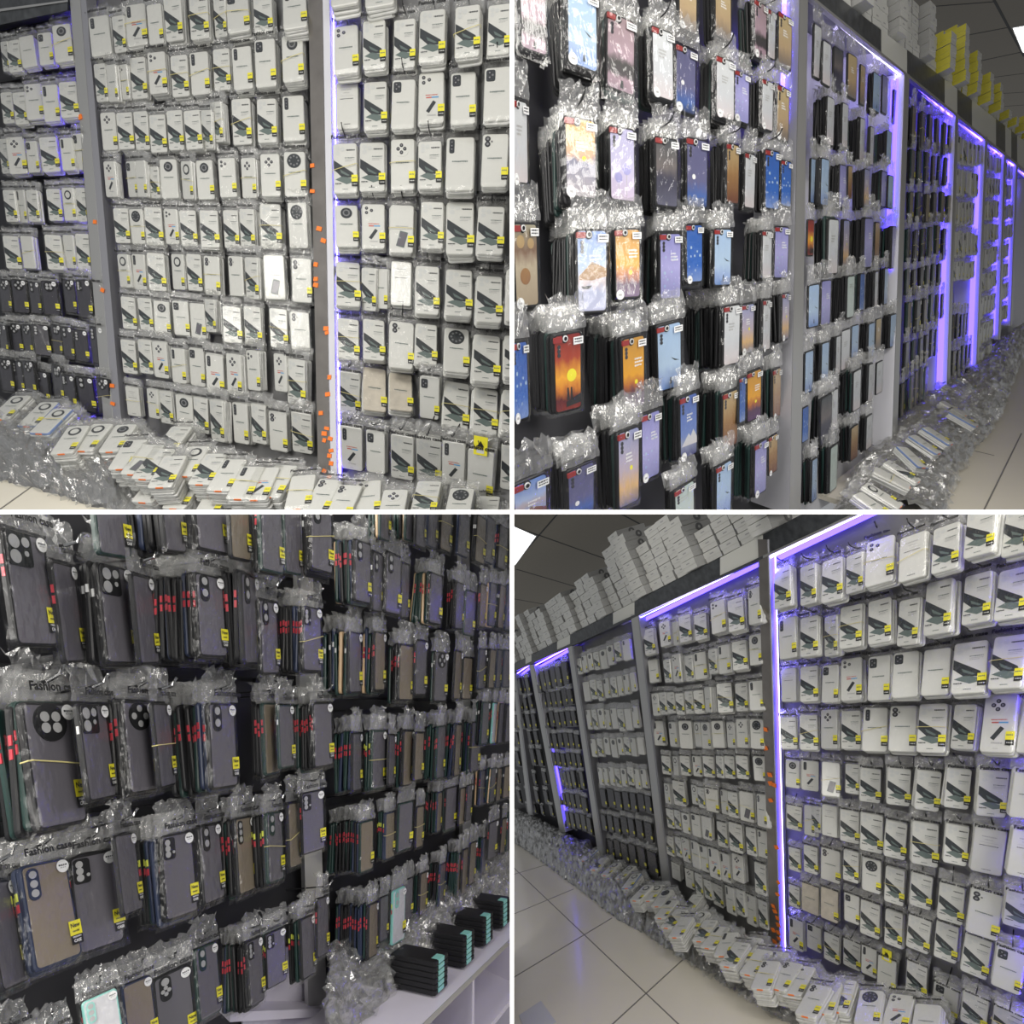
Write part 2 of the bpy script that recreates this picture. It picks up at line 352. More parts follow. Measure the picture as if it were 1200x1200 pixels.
def ring_stand():
    mb = MB(); c = T(.16, .075); mb.prism(rrect(.022, .011, .002, *c), CT, CT + .003, 'ring_red'); c = T(.40, .07); mb.prism(circ(*c, .0085, 18), CT, CT + .002, 'black_case')
    mb.prism(circ(*c, .0062, 18), CT + .002, CT + .004, 'button_white'); mb.prism(circ(*c, .004, 14), CT + .004, CT + .0045, 'black_case'); return mb.mesh('ring_stand')
MESH['ring'] = ring_stand()
def tag_white():
    mb = MB(); z = CT + .0045; bar(mb, .66, .99, .07, .16, z, 'sticker'); r = random.Random(5); strokes(mb, .7, .95, .085, .02, z + .0003, 'ink_dark', r); strokes(mb, .7, .95, .12, .02, z + .0003, 'ink_dark', r); return mb.mesh('price_label')
MESH['tag_white'] = tag_white()
def seal():
    mb = MB(); z = CT + .0045; c = T(.17, .94); cpoly(mb, circ(*c, .0115, 20), z, 'sticker'); cpoly(mb, circ(*c, .0095, 20), z + .0002, 'ink_pale')
    cpoly(mb, circ(*c, .0085, 20), z + .0004, 'sticker'); bar(mb, .11, .23, .925, .955, z + .0006, 'ink_line'); return mb.mesh('seal_sticker')
MESH['seal'] = seal()
def lens_cluster():
    mb = MB(); 
    for v in (.16, .21, .26): c = T(.2, v); mb.prism(circ(*c, .0042, 10), CT, CT + .0016, 'lens')
    return mb.mesh('camera_module')
MESH['cam_dots'] = lens_cluster()

# smoky cases
for nm in ('black', 'green', 'navy', 'mint'): MESH['dark_' + nm] = slab('case_frame', nm + '_case')
def back_panel(m):
    mb = MB(); mb.prism(rrect(CW - .009, CH - .009, .006), CT - .001, CT + .0004, m); return mb.mesh('back_panel')
MESH['back_smoke'] = back_panel('smoke_panel'); MESH['back_dark'] = back_panel('dark_panel'); MESH['back_tan'] = back_panel('tan_panel'); MESH['back_mint'] = back_panel('panel_white')
def dcam(kind, fm):
    mb = MB(); z = CT + .0004; a = z + .0018
    def hole(u, v, r): mb.prism(circ(*T(u, v), r, 18), a, a + .0004, 'lens_hole')
    if kind == 'Q':
        mb.prism(circ(*T(.5, .17), .025, 26), z, a, fm)
        for u, v in ((.39, .125), (.61, .125), (.39, .215), (.61, .215)): hole(u, v, .0068)
    elif kind == 'D':
        mb.prism(circ(*T(.5, .17), .025, 26), z, a, fm)
        for u, v in ((.32, .17), (.68, .17), (.5, .085), (.5, .255)): hole(u, v, .006)
    elif kind == 'S':
        mb.prism(rrect(.044, .047, .006, *T(.34, .17)), z, a, fm)
        for u, v, q in ((.22, .11, .0095), (.48, .1, .007), (.22, .24, .0095), (.48, .2, .004)): hole(u, v, q)
    elif kind == 'V':
        mb.prism(rrect(.019, .05, .009, *T(.22, .2)), z, a, fm)
        for v in (.11, .2, .29): hole(.22, v, .006)
    elif kind == 'C':
        mb.prism(rrect(.027, .042, .006, *T(.24, .17)), z, a, fm)
        for v in (.1, .17, .24): hole(.19, v, .006)
        hole(.36, .22, .003)
    elif kind == 'O':
        mb.prism(rrect(.024, .052, .011, *T(.3, .18)), z, a, fm)
        for v in (.1, .24): hole(.3, v, .0075)
    elif kind == 'P':
        mb.prism(rrect(.024, .052, .011, *T(.3, .18)), z, a, fm); hole(.3, .095, .008)
        for u, v in ((.22, .21), (.38, .21), (.3, .17), (.3, .25)): hole(u, v, .0042)
    return mb.mesh('camera_module')
for k in 'QDSVCOP':
    for fm in ('black', 'navy', 'green', 'mint'): MESH['dcam_%s_%s' % (k, fm)] = dcam(k, fm + '_case')
def dot_sticker():
    mb = MB(); z = CT + .0045; c = T(.84, .09); cpoly(mb, circ(*c, .0105, 22), z, 'sticker'); r = random.Random(9); strokes(mb, .75, .93, .072, .02, z + .0003, 'ink_dark', r); strokes(mb, .78, .9, .1, .012, z + .0003, 'ink_line', r); return mb.mesh('model_sticker')
MESH['dot'] = dot_sticker()
def buttons(ms):
    mb = MB()
    for k, m in enumerate(ms):
        y = .036 - k * .017; mb.prism([(-CW / 2 - .0008, y - .0062), (-CW / 2 + .001, y - .0062), (-CW / 2 + .001, y + .0062), (-CW / 2 - .0008, y + .0062)], .0016, CT - .0016, m)
    return mb.mesh('side_button')
MESH['btn_red'] = buttons(('button_red', 'button_red')); MESH['btn_yel'] = buttons(('button_yellow', 'button_red')); MESH['btn_white'] = buttons(('button_white',))
# edge-on cases of the stacks: the case in its sleeve, with the sleeve's welded rim and crumpled top
def stacked(m, seed, rim='bag_film'):
    r = random.Random(seed); mb = MB(); mb.prism(rrect(CW, CH, .009), .001, .001 + CT * .86, m, .002)
    w = .091; n = 8; vs = []
    for k in range(n + 1):
        y = -.088 + .171 * k / n
        for x in (-w / 2, w / 2): vs.append((x + r.uniform(-.0015, .0015), y, CT * .5 + r.uniform(-.002, .002)))
    mb.add(vs, [(2 * k, 2 * k + 1, 2 * k + 3, 2 * k + 2) for k in range(n)], rim)
    vs = []; n = 8
    for k in range(4):
        for i in range(n + 1): vs.append((-w / 2 + w * i / n, .083 + .014 * k + r.uniform(-.003, .003), CT * .5 + r.uniform(-.007, .007) * (.3 + .3 * k)))
    mb.add(vs, [(k * (n + 1) + i, k * (n + 1) + i + 1, (k + 1) * (n + 1) + i + 1, (k + 1) * (n + 1) + i) for k in range(3) for i in range(n)], 'bag_header')
    return mb.mesh('stacked_case')
for i in range(3):
    MESH['st_white%d' % i] = stacked('white_edge', 50 + i); MESH['st_black%d' % i] = stacked('black_case', 60 + i)
    MESH['st_green%d' % i] = stacked('green_case', 70 + i); MESH['st_navy%d' % i] = stacked('navy_case', 80 + i)
MESH['st_tan0'] = stacked('brass', 90); MESH['st_mint0'] = stacked('mint_case', 91); MESH['st_pink0'] = stacked('pink_case', 92)

# ------------------------------------------------------------------ the four wall faces (lens axes), measured from the photograph
class Frame:
    def __init__(s, R, o, z0, vph, vpv, ref, bounds, name):
        s.N = -Vector((R[0][2], R[1][2], R[2][2])); s.name = name; s.bounds = bounds
        s.P0 = Vector(((o[0] - CX) / F, (o[1] - CY) / F, 1)) * z0
        def dirn(vp, sign):
            d = Vector(((vp[0] - CX) / F, (vp[1] - CY) / F, 1)); d -= s.N * d.dot(s.N); d.normalize(); return d * sign
        s.U = dirn(vph, 1 if vph[0] > o[0] else -1); s.V = dirn(vpv, 1)
        s.G = s.U.cross(s.N).normalized()            # square to floor and ceiling
        if s.G.dot(s.V) < 0: s.G.negate()            # points down
        w, h = ref; vh = Vector(vph); vv = Vector(vpv); O = Vector(o); sg = 1 if vph[0] > o[0] else -1
        l1 = sg * w / (vh - O).length; l2 = h / (vv - O).length
        s.H = (Vector((vh.x * l1, vh.y * l1, l1)), Vector((vv.x * l2, vv.y * l2, l2)), Vector((O.x, O.y, 1)))
    def ray(s, px, py): return Vector(((px - CX) / F, (py - CY) / F, 1))
    def at(s, px, py, n=0.0):
        d = s.ray(px, py); t = (s.P0.dot(s.N) + n) / d.dot(s.N); return d * t
    def plane(s, px, py, Q, nn):
        d = s.ray(px, py); return d * (Q.dot(nn) / d.dot(nn))
    def pix(s, X): return (CX + F * X.x / X.z, CY + F * X.y / X.z)
    def jac(s, px, py):
        a, b, o = s.H; m = Matrix(((a.x, b.x, o.x), (a.y, b.y, o.y), (a.z, b.z, o.z)))
        q = m.inverted() @ Vector((px, py, 1)); q /= q.z; r = m @ q
        J = [[(m[i][k] * r.z - r[i] * m[2][k]) / r.z ** 2 for k in range(2)] for i in range(2)]
        return Vector((J[0][0], J[1][0])), Vector((J[0][1], J[1][1]))
    def solve(s, px, py, A1, A2, z, n_ref=None):
        """orientation and size of a flat rectangle seen with the given sides at a point of depth z"""
        d = s.ray(px, py); dh = d.normalized(); nr = n_ref or s.N
        p = []
        for A, L in ((A1, CW), (A2, CH)):
            v = Vector((A.x * z / F, A.y * z / F, 0)) / L; p.append(v - dh * v.dot(dh))
        k = p[0].dot(p[1]); m = p[1].length_squared - p[0].length_squared
        t1 = math.sqrt(max(0, (m + math.sqrt(m * m + 4 * k * k)) / 2)); best = None
        for sg in (1, -1):
            a = sg * t1; b = -k / a if abs(a) > 1e-9 else math.sqrt(max(0, -m)) * sg
            r1 = p[0] + dh * a; r2 = p[1] + dh * b; S = r1.length; r1n = r1.normalized(); r2n = (r2 - r1n * r2.dot(r1n)).normalized()
            n = r2n.cross(r1n) * 1.0
            if n.dot(d) > 0: n = -n
            if best is None or n.dot(nr) > best[0]: best = (n.dot(nr), r1n, -r2n, S)
        c, x, y, S = best
        return x, y, S

FR = {}
FR['TL'] = Frame([[0.96467979,-0.03584425,0.26097527],[0.0831003,0.98152141,-0.17236607],[-0.24997448,0.18796518,0.94983254]], (275,285), 2.165, (-1100,240), (456,3775), (24.5,51), (0,597.5,0,597.5), 'upper-left')
FR['TR'] = Frame([[0.72687154,0.05677887,-0.68442233],[-0.1432622,0.98718826,-0.07025162],[0.67166488,0.14911575,0.72569331]], (680,430), 1.175, (1309,289), (800,7000), (36,97), (602.5,1200,0,597.5), 'upper-right')
FR['BL'] = Frame([[0.40274408,-0.04848277,-0.91402769],[-0.13548902,0.98443751,-0.11191746],[0.90522921,0.16891481,0.3899075]], (110,1050), .898, (911,824), (420,3300), (57,122), (0,597.5,602.5,1200), 'lower-left')
FR['BR'] = Frame([[0.39542245,0.18382461,0.89991644],[0.20451287,0.93755138,-0.28137501],[-0.89544155,0.29530649,0.33313436]], (1040,800), 1.81, (430,850), (963,2600), (33,56), (602.5,1200,602.5,1200), 'lower-right')

# ------------------------------------------------------------------ scene objects
REG = []                                              # (object, frame) for trimming at the white dividers
def setp(o, label=None, cat=None, group=None, kind=None):
    for k, v in (('label', label), ('category', cat), ('group', group), ('kind', kind)):
        if v: o[k] = v
def empty(name, mw, label, cat, group=None):
    o = bpy.data.objects.new(name, None); o.empty_display_size = .05; COL.objects.link(o); o.matrix_world = mw; setp(o, label, cat, group); MW[o.name] = mw; return o
MW = {}
def obj(name, me, parent=None, mw=None, fr=None):
    o = bpy.data.objects.new(name, me); COL.objects.link(o)
    if parent is not None: o.parent = parent; MW[o.name] = MW[parent.name] @ (mw or Matrix())
    if mw is not None: o.matrix_local = mw if parent is not None else mw
    if parent is None: MW[o.name] = mw or Matrix()
    if fr: REG.append((o, fr))
    return o
def basis(pos, x, y, z, S=1.0):
    """world matrix from lens-axes position and axes"""
    p, X, Y, Z = W(pos), D(x) * S, D(y) * S, D(z) * S
    return Matrix(((X.x, Y.x, Z.x, p.x), (X.y, Y.y, Z.y, p.y), (X.z, Y.z, Z.z, p.z), (0, 0, 0, 1)))
TENS = {2: 'twenty', 3: 'thirty', 4: 'forty', 5: 'fifty', 6: 'sixty', 7: 'seventy'}
def ordw(n):
    if n < len(ORD): return ORD[n]
    t, u = divmod(n, 10)
    return TENS[t] + '-' + ORD[u] if u else TENS[t][:-1] + 'ieth'
ORD = 'zeroth first second third fourth fifth sixth seventh eighth ninth tenth eleventh twelfth thirteenth fourteenth fifteenth sixteenth seventeenth eighteenth nineteenth'.split()

LOOK = {'d': 'white bagged case with diagram card', 'p': 'white bagged case with colour print', 'g': 'white bagged case with grey handset', 'w': 'white bagged case with lined text',
        's': 'white bagged case with square camera', 'v': 'white bagged case with camera strip', 'r': 'white bagged case with round camera', 'o': 'white bagged case with black ring',
        'R': 'white bagged case with big disc', 'q': 'white bagged case with four lenses', 't': 'white bagged case with two lenses', 'x': 'white bagged case with three lenses',
        'b': 'beige bagged case', 'n': 'plain white bagged case', 'y': 'clear bagged case with yellow hanger', 'k': 'dark bagged case with white dot'}
SLABS = []                                           # candidates for the stacks: (size in the picture, mesh key, matrix, frame, label, group, kind)
HOOKN = [0]
def place_solve(fr, box, n, wr=(.62, 1.3), hr=(.75, 1.25)):
    xl, yt, xr, yb = box; px, py = (xl + xr) / 2, (yt + yb) / 2
    A1, A2 = fr.jac(px, py)
    w, h = xr - xl, yb - yt
    # side lengths that fill the measured box
    a, b, c, d = abs(A1.x), abs(A2.x), abs(A1.y), abs(A2.y)
    hm = (h - .5 * c) / d; wm = w / a
    hm = min(max(hm, hr[0]), hr[1]); wm = min(max(wm, hm * wr[0]), hm * wr[1])
    P = fr.at(px, py, n)
    x, y, S = fr.solve(px, py, A1 * wm, A2 * hm, P.z)
    # a little of each bag's own swing
    q = Matrix.Rotation(RN.gauss(0, .012), 3, x.cross(y)); x, y = q @ x, q @ y
    return P, x, y, x.cross(y), S

def white_pack(fr, box, t, pos_words, n=0.0, stack=2, hook=False, small=False, lab=True):
    P, x, y, z, S = place_solve(fr, box, n + RN.uniform(-.012, .012))
    mw = basis(P - z * CT * S, x, y, z, S)
    white_build(fr, mw, t, pos_words, stack, small, hook)
def white_build(fr, mw, t, pos_words, stack=2, small=False, hook=False, hdr=True, body='body_white', lying=False):
    lab = f"{LOOK[t]}, {pos_words}"
    dg = t == 'd'
    name = 'diagram_card_case' if dg else 'bagged_dark_case' if t == 'k' else 'bagged_white_case'
    grp = f"{'diagram card cases' if dg else 'dark cases' if t == 'k' else 'white cases'} {'lying on the floor heap' if lying else 'hung on the wall'}, {fr.name} picture"
    r = empty(name, mw, lab, 'phone case', grp)
    if t == 'k':
        obj('case_frame', MESH['dark_black'], r, fr=fr); obj('back_panel', MESH['back_dark'], r, fr=fr)
        if not small: obj('camera_module', MESH['dcam_%s_black' % RN.choice('QVCOD')], r, fr=fr); obj('model_sticker', MESH['dot'], r, fr=fr)
        obj('size_label', MESH['label'], r, fr=fr)
    else:
        obj('case_body', MESH['body_beige' if t == 'b' else body], r, fr=fr)
        ins = t if t in 'dpgw' else 'c'
        if not (small and ins == 'c'): obj('insert_print', MESH['ins_' + ins], r, fr=fr)
        if t in 'svroRqtx': obj('camera_module', MESH['cam_' + t], r, fr=fr)
        elif t == 'p' and not small: obj('camera_module', MESH['cam_' + RN.choice('qvx')], r, fr=fr)
        if t == 'd' or RN.random() < .82 and t != 'w': obj('size_label', MESH['label'], r, fr=fr)
        if t == 'y': obj('hang_card', MESH['hanger'], r, fr=fr)
        if lying: obj('price_sticker', MESH['price'], r, fr=fr)
    if hdr or not small:
        b = obj('clear_bag', MESH['bag%d' % RN.randrange(5)], r, fr=fr)
        if not small and hdr: obj('header_print', MESH['hdr_small'], b, fr=fr)
    if RN.random() < .22 and not small: obj('rubber_band', MESH['band%d' % RN.randrange(4)], r, fr=fr)
    size = abs(mw.to_scale().x) / max(.3, mw.translation.y)
    words = pos_words
    for k in range(1, stack + 1):
        j = Matrix.Translation((RN.gauss(0, .0022), RN.gauss(0, .002), -k * .0082)) @ Matrix.Rotation(RN.gauss(0, .02), 4, 'Z') @ Matrix.Rotation(RN.gauss(0, .02), 4, 'Y')
        key = ('st_black%d' if t == 'k' else 'st_white%d') % RN.randrange(3)
        SLABS.append((size - k * .004, key, mw @ j, fr, f"bagged case edge-on behind {words}", f"cases behind {words}", 'dark' if t == 'k' else 'white', None))
    if hook: add_hook(fr, mw, words)
    return r
def add_hook(fr, mw, words, tip='black_metal'):
    key = 'hook_' + tip
    if key not in MESH:
        mb = MB(); L = .115 if tip != 'black_metal' else .07
        mb.tube([(0, .112, -L), (0, .108, 0), (0, .107, .018), (0, .111, .03), (0, .122, .038)], .0021, 'black_metal', 6)
        if tip != 'black_metal': mb.tube([(0, .107, .012), (0, .111, .03), (0, .122, .038), (0, .124, .040)], .0030, tip, 6)
        MESH[key] = mb.mesh('display_hook')
    s = mw.to_scale().x; m = mw @ Matrix.Scale(1, 4)
    o = obj('display_hook', MESH[key], None, m, fr); setp(o, f"wire hook holding {words}", 'hook', f"wire display hooks, {fr.name} picture")

PLOOK = {'sunset': 'sunset print', 'lavender': 'lavender tree print', 'dark': 'dark figure print', 'night': 'night sky print', 'sea': 'seaside print', 'ember': 'orange sun print', 'violet': 'violet print',
         'blue': 'deep blue print', 'pale_blue': 'pale blue print', 'red': 'red sunset print', 'white': 'white print', 'brown': 'brown print', 'beige': 'beige print', 'pink': 'pink garden print', 'dusk': 'dusk print', 'gold': 'golden print',
         'mountain': 'blue mountain print', 'pale_green': 'pale green print'}
def side_step(fr, mw):
    """pixels one stacked case adds to the side of its stack"""
    a = mw.translation; b = mw @ Vector((0, 0, -.1)); 
    def px(w): return CX + F * w.x / w.y
    return abs(px(b) - px(a)) / .1
def edge_stack(fr, mw, side, words, keys, kind, pitch=.0070, btn=None, most=14):
    st = side_step(fr, mw); side = max(0, side - st * CT * .6); n = int(min(most, round(side / max(.3, st * pitch))))
    if n < 1: return
    size = abs(mw.to_scale().x) / max(.3, mw.translation.y)
    pitch = min(.02, max(.0068, side / max(st, 1) / n)); sw = RN.gauss(0, .006)
    for k in range(1, n + 1):
        j = Matrix.Translation((RN.gauss(0, .0025), RN.gauss(0, .004), -k * pitch)) @ Matrix.Rotation(RN.gauss(0, .018) + sw * k, 4, 'Z') @ Matrix.Rotation(RN.gauss(0, .03), 4, 'Y') @ Matrix.Rotation(RN.gauss(0, .02), 4, 'X')
        key = RN.choice(keys)
        SLABS.append((size - k * .004, key, mw @ j, fr, f"bagged case edge-on behind {words}", f"cases behind {words}", kind, btn))
def printed_pack(fr, box, kind, side, words, n=0.0, small=False, hook=False):
    P, x, y, z, S = place_solve(fr, box, n + RN.uniform(-.015, .015), (.5, 1.25), (.75, 1.3))
    mw = basis(P - z * CT * S, x, y, z, S)
    r = empty('printed_case', mw, f"bagged case with {PLOOK[kind]}, {words}", 'phone case', f"printed cases hung on the wall, {fr.name} picture")
    obj('case_frame', MESH['frame_black'], r, fr=fr); obj('case_print', MESH['print_' + kind], r, fr=fr)
    if not small:
        obj('ring_stand', MESH['ring'], r, fr=fr); obj('price_label', MESH['tag_white'], r, fr=fr)
        if RN.random() < .5: obj('camera_module', MESH['cam_dots'], r, fr=fr)
        if RN.random() < .6: obj('seal_sticker', MESH['seal'], r, fr=fr)
    obj('clear_bag', MESH['bagw%d' % RN.randrange(5)], r, fr=fr)
    if side > 0: edge_stack(fr, mw, side, words, ('st_black0', 'st_black1', 'st_black2', 'st_black0', 'st_black1', 'st_green1'), 'printed')
    if hook: add_hook(fr, mw, words)
DLOOK = {'Q': 'round camera', 'D': 'diamond camera holes', 'S': 'square camera', 'V': 'camera strip', 'C': 'camera block', 'O': 'oval camera', 'P': 'camera pill', '-': 'plain back'}
def dark_pack(fr, box, cam, side, words, col='black', back='smoke', n=0.0, small=False, hook=False, band=None, keys=None, btn='btn_red'):
    P, x, y, z, S = place_solve(fr, box, n + RN.uniform(-.012, .012), (.5, 1.25), (.75, 1.3))
    mw = basis(P - z * CT * S, x, y, z, S)
    tone = {'black': 'dark', 'green': 'green', 'navy': 'navy', 'mint': 'mint'}[col] + (' tan' if back == 'tan' else '')
    r = empty('smoky_case', mw, f"{tone} bagged case with {DLOOK[cam]}, {words}", 'phone case', f"smoky cases hung on the wall, {fr.name} picture")
    f = obj('case_frame', MESH['dark_' + col], r, fr=fr); obj('back_panel', MESH['back_' + back], r, fr=fr)
    if btn and RN.random() < .35: obj('side_button', MESH[btn], f, fr=fr)
    if cam != '-': obj('camera_module', MESH['dcam_%s_%s' % (cam, col)], r, fr=fr)
    if not small or RN.random() < .5: obj('model_sticker', MESH['dot'], r, fr=fr)
    obj('size_label', MESH['label' if small else 'label_big'], r, fr=fr)
    b = obj('clear_bag', MESH['bagw%d' % RN.randrange(5)], r, fr=fr)
    if not small: obj('header_print', MESH['hdr'], b, fr=fr)
    if band or (band is None and RN.random() < .2): obj('rubber_band', MESH['band%d' % RN.randrange(4)], r, fr=fr)
    if side > 0: edge_stack(fr, mw, side, words, keys or ('st_black0', 'st_black1', 'st_black2', 'st_green0'), 'smoky', btn=btn)
    if hook: add_hook(fr, mw, words, 'hook_chrome')

def parse(txt, ox, oy):
    out = []
    for row in txt.strip().split('\n'):
        items = []
        for it in row.split(';'):
            p = it.strip().split(',')
            if len(p) < 5: continue
            x0, y0, x1, y1 = (float(q) / 4 for q in p[:4]); items.append(((ox + x0, oy + y0, ox + x1, oy + y1), p[4].strip(), [q.strip() for q in p[5:]]))
        out.append(items)
    return out
def where(i, r, bay, fr): return f"{ORD[i]} in {ORD[r]} row of {bay} bay, {fr.name} picture"
def prow(l, r, n, top_l, bot_l, top_r, bot_r):
    """boxes for one row of small far cases between two measured ends"""
    out = []; R_ = (bot_r - top_r) / (bot_l - top_l)          # shrinking with distance
    for i in range(n):
        def at(t):                                            # perspective-even spacing
            k = t / (t + (1 - t) * R_) if R_ > 0 else t
            return k
        a, b = at(i / n), at((i + .9) / n); m = (a + b) / 2
        t_, b_ = top_l + (top_r - top_l) * m, bot_l + (bot_r - bot_l) * m; h = b_ - t_; s = RN.uniform(-.07, .07) * h
        out.append((l + (r - l) * a, t_ + s, l + (r - l) * (a + (b - a) * RN.uniform(.8, 1)), b_ + s + RN.uniform(-.05, .05) * h))
    return out

# ================================================================== upper-left wall
TLf, TRf, BLf, BRf = FR['TL'], FR['TR'], FR['BL'], FR['BR']
TL_LEFT = parse('''8,200,40,330,d; 35,185,95,340,d; 95,165,165,315,n; 180,150,245,305,s; 250,110,335,290,r
8,430,60,580,d; 65,430,125,585,d; 118,390,200,560,x; 200,395,275,570,v; 278,380,365,550,d
0,650,40,815,d; 35,640,120,815,p; 125,660,178,810,s; 182,640,282,805,d; 285,645,345,800,v; 345,625,395,800,s
20,890,75,1040,d; 80,890,120,1045,v; 128,890,180,1040,d; 222,885,288,1035,d; 295,880,350,1035,o; 358,880,415,1040,d
20,1105,95,1260,d; 102,1105,160,1260,n; 215,1100,292,1265,d; 300,1100,350,1260,n; 358,1095,425,1265,d
0,1310,50,1465,k; 58,1310,130,1470,k; 140,1320,190,1475,k; 198,1315,275,1480,k; 300,1310,355,1470,k; 362,1310,430,1495,k; 440,1330,485,1510,k
0,1520,35,1665,k; 38,1515,105,1660,k; 108,1520,150,1670,k; 155,1520,235,1670,k; 245,1520,290,1675,k; 293,1530,345,1690,k; 350,1545,415,1700,k; 425,1530,490,1710,k
0,1680,62,1840,k; 65,1690,110,1850,k; 113,1690,165,1860,k; 170,1740,230,1900,k; 255,1710,290,1890,k; 295,1755,355,1925,k; 365,1765,445,1935,k; 455,1770,515,1945,k''', 0, 0)
TL_MID = parse('''420,70,515,260,v; 530,70,585,250,d; 590,15,685,215,p; 692,15,760,210,n; 770,-40,850,195,d; 888,-30,975,185,d; 1003,-30,1058,180,d; 1062,-30,1165,145,s; 1188,-20,1275,148,d; 1325,-40,1435,110,v
445,295,500,480,d; 505,300,545,480,n; 560,300,598,470,x; 612,265,685,465,d; 695,240,778,440,p; 802,255,880,455,d; 892,240,978,445,v; 1000,225,1078,425,d; 1090,215,1180,420,v; 1195,180,1290,410,s; 1322,160,1420,385,r
475,525,545,705,q; 550,525,623,700,d; 630,520,695,705,d; 702,535,778,715,d; 785,515,858,705,d; 866,515,942,700,d; 950,515,988,700,d; 990,475,1038,670,d; 1088,460,1175,680,d; 1205,460,1295,670,d; 1325,445,1425,660,v
490,755,545,925,p; 597,755,640,925,s; 645,752,678,925,n; 700,780,745,930,d; 752,745,832,930,r; 858,755,895,935,o; 922,750,1000,935,r; 1026,740,1105,925,x; 1132,740,1198,930,q; 1222,720,1312,920,q; 1332,710,1432,920,R
535,975,605,1140,d; 612,980,673,1145,R; 680,970,762,1150,d; 772,980,835,1145,p; 845,985,922,1155,d; 938,985,1025,1160,d; 1048,985,1118,1165,d; 1125,980,1192,1165,d; 1220,955,1318,1165,d; 1352,950,1438,1165,R
555,1190,605,1350,o; 622,1190,682,1360,p; 692,1185,775,1365,d; 806,1190,862,1360,o; 876,1190,945,1365,d; 957,1200,1030,1385,t; 1072,1200,1138,1390,t; 1150,1205,1210,1405,d; 1238,1195,1335,1405,g; 1368,1210,1460,1420,t
570,1390,638,1545,d; 650,1395,713,1550,d; 722,1410,798,1575,r; 812,1410,885,1575,s; 892,1420,962,1590,g; 968,1400,1002,1560,d; 1045,1435,1132,1610,d; 1145,1435,1225,1620,d; 1265,1445,1348,1635,d; 1362,1460,1452,1645,t
570,1590,638,1755,d; 650,1590,712,1755,d; 718,1600,785,1775,p; 803,1630,868,1800,v; 888,1630,958,1815,s; 966,1660,1048,1850,p; 1062,1655,1130,1855,p; 1158,1640,1215,1835,x; 1292,1655,1335,1840,p; 1345,1680,1430,1905,d
592,1810,655,1955,w; 692,1820,742,1965,q; 748,1830,808,1990,d; 826,1850,905,2030,r; 908,1860,975,2035,d; 988,1870,1045,2075,d; 1092,1885,1160,2085,v; 1178,1890,1245,2085,d; 1262,1930,1345,2120,t; 1368,1935,1462,2130,d''', 0, 0)
TL_RIGHT = parse('''345,-190,478,25,n; 500,-190,655,30,d
365,115,478,345,x; 500,90,605,325,d; 645,85,745,320,d; 765,40,885,290,d; 932,20,1048,270,d; 1085,15,1190,260,d
375,380,478,605,w; 505,380,612,610,d; 635,370,743,605,s; 762,335,880,580,p; 912,335,1028,585,s; 1068,310,1195,565,s
362,670,473,905,d; 485,665,603,895,d; 632,650,743,890,q; 760,660,868,885,d; 890,640,1022,890,v; 1058,625,1180,875,t
372,960,478,1155,r; 497,955,603,1165,p; 627,960,738,1185,g; 772,945,878,1165,d; 892,945,1020,1190,d; 1037,965,1162,1190,d
375,1225,488,1435,d; 500,1255,555,1460,d; 562,1260,605,1450,n; 632,1225,728,1435,w; 747,1245,858,1475,d; 888,1260,1012,1480,d; 1032,1290,1153,1510,d; 1172,1260,1290,1510,n
382,1490,483,1690,d; 502,1495,603,1690,d; 627,1505,738,1730,t; 747,1515,848,1715,d; 882,1535,998,1745,R; 1017,1565,1143,1790,d; 1162,1570,1280,1770,d
392,1745,488,1945,d; 502,1720,610,1930,b; 625,1745,733,1925,b; 767,1765,858,1970,s; 877,1785,998,2020,d; 1017,1815,1132,2040,d; 1152,1825,1270,2035,d
397,2000,498,2210,p; 517,2020,603,2225,s; 632,2040,738,2255,d; 752,2060,868,2270,d; 872,2070,978,2285,p; 990,2110,1110,2355,y; 1147,2090,1260,2310,d''', 300, 0)
for bay, rows, hk, stk in (('left', TL_LEFT, 0, 3), ('middle', TL_MID, 0, 4), ('right', TL_RIGHT, 1, 3)):
    for r, row in enumerate(rows, 1):
        for i, (box, t, ex) in enumerate(row, 1):
            white_pack(TLf, box, t, where(i, r, bay, TLf), 0, stk, bool(hk))

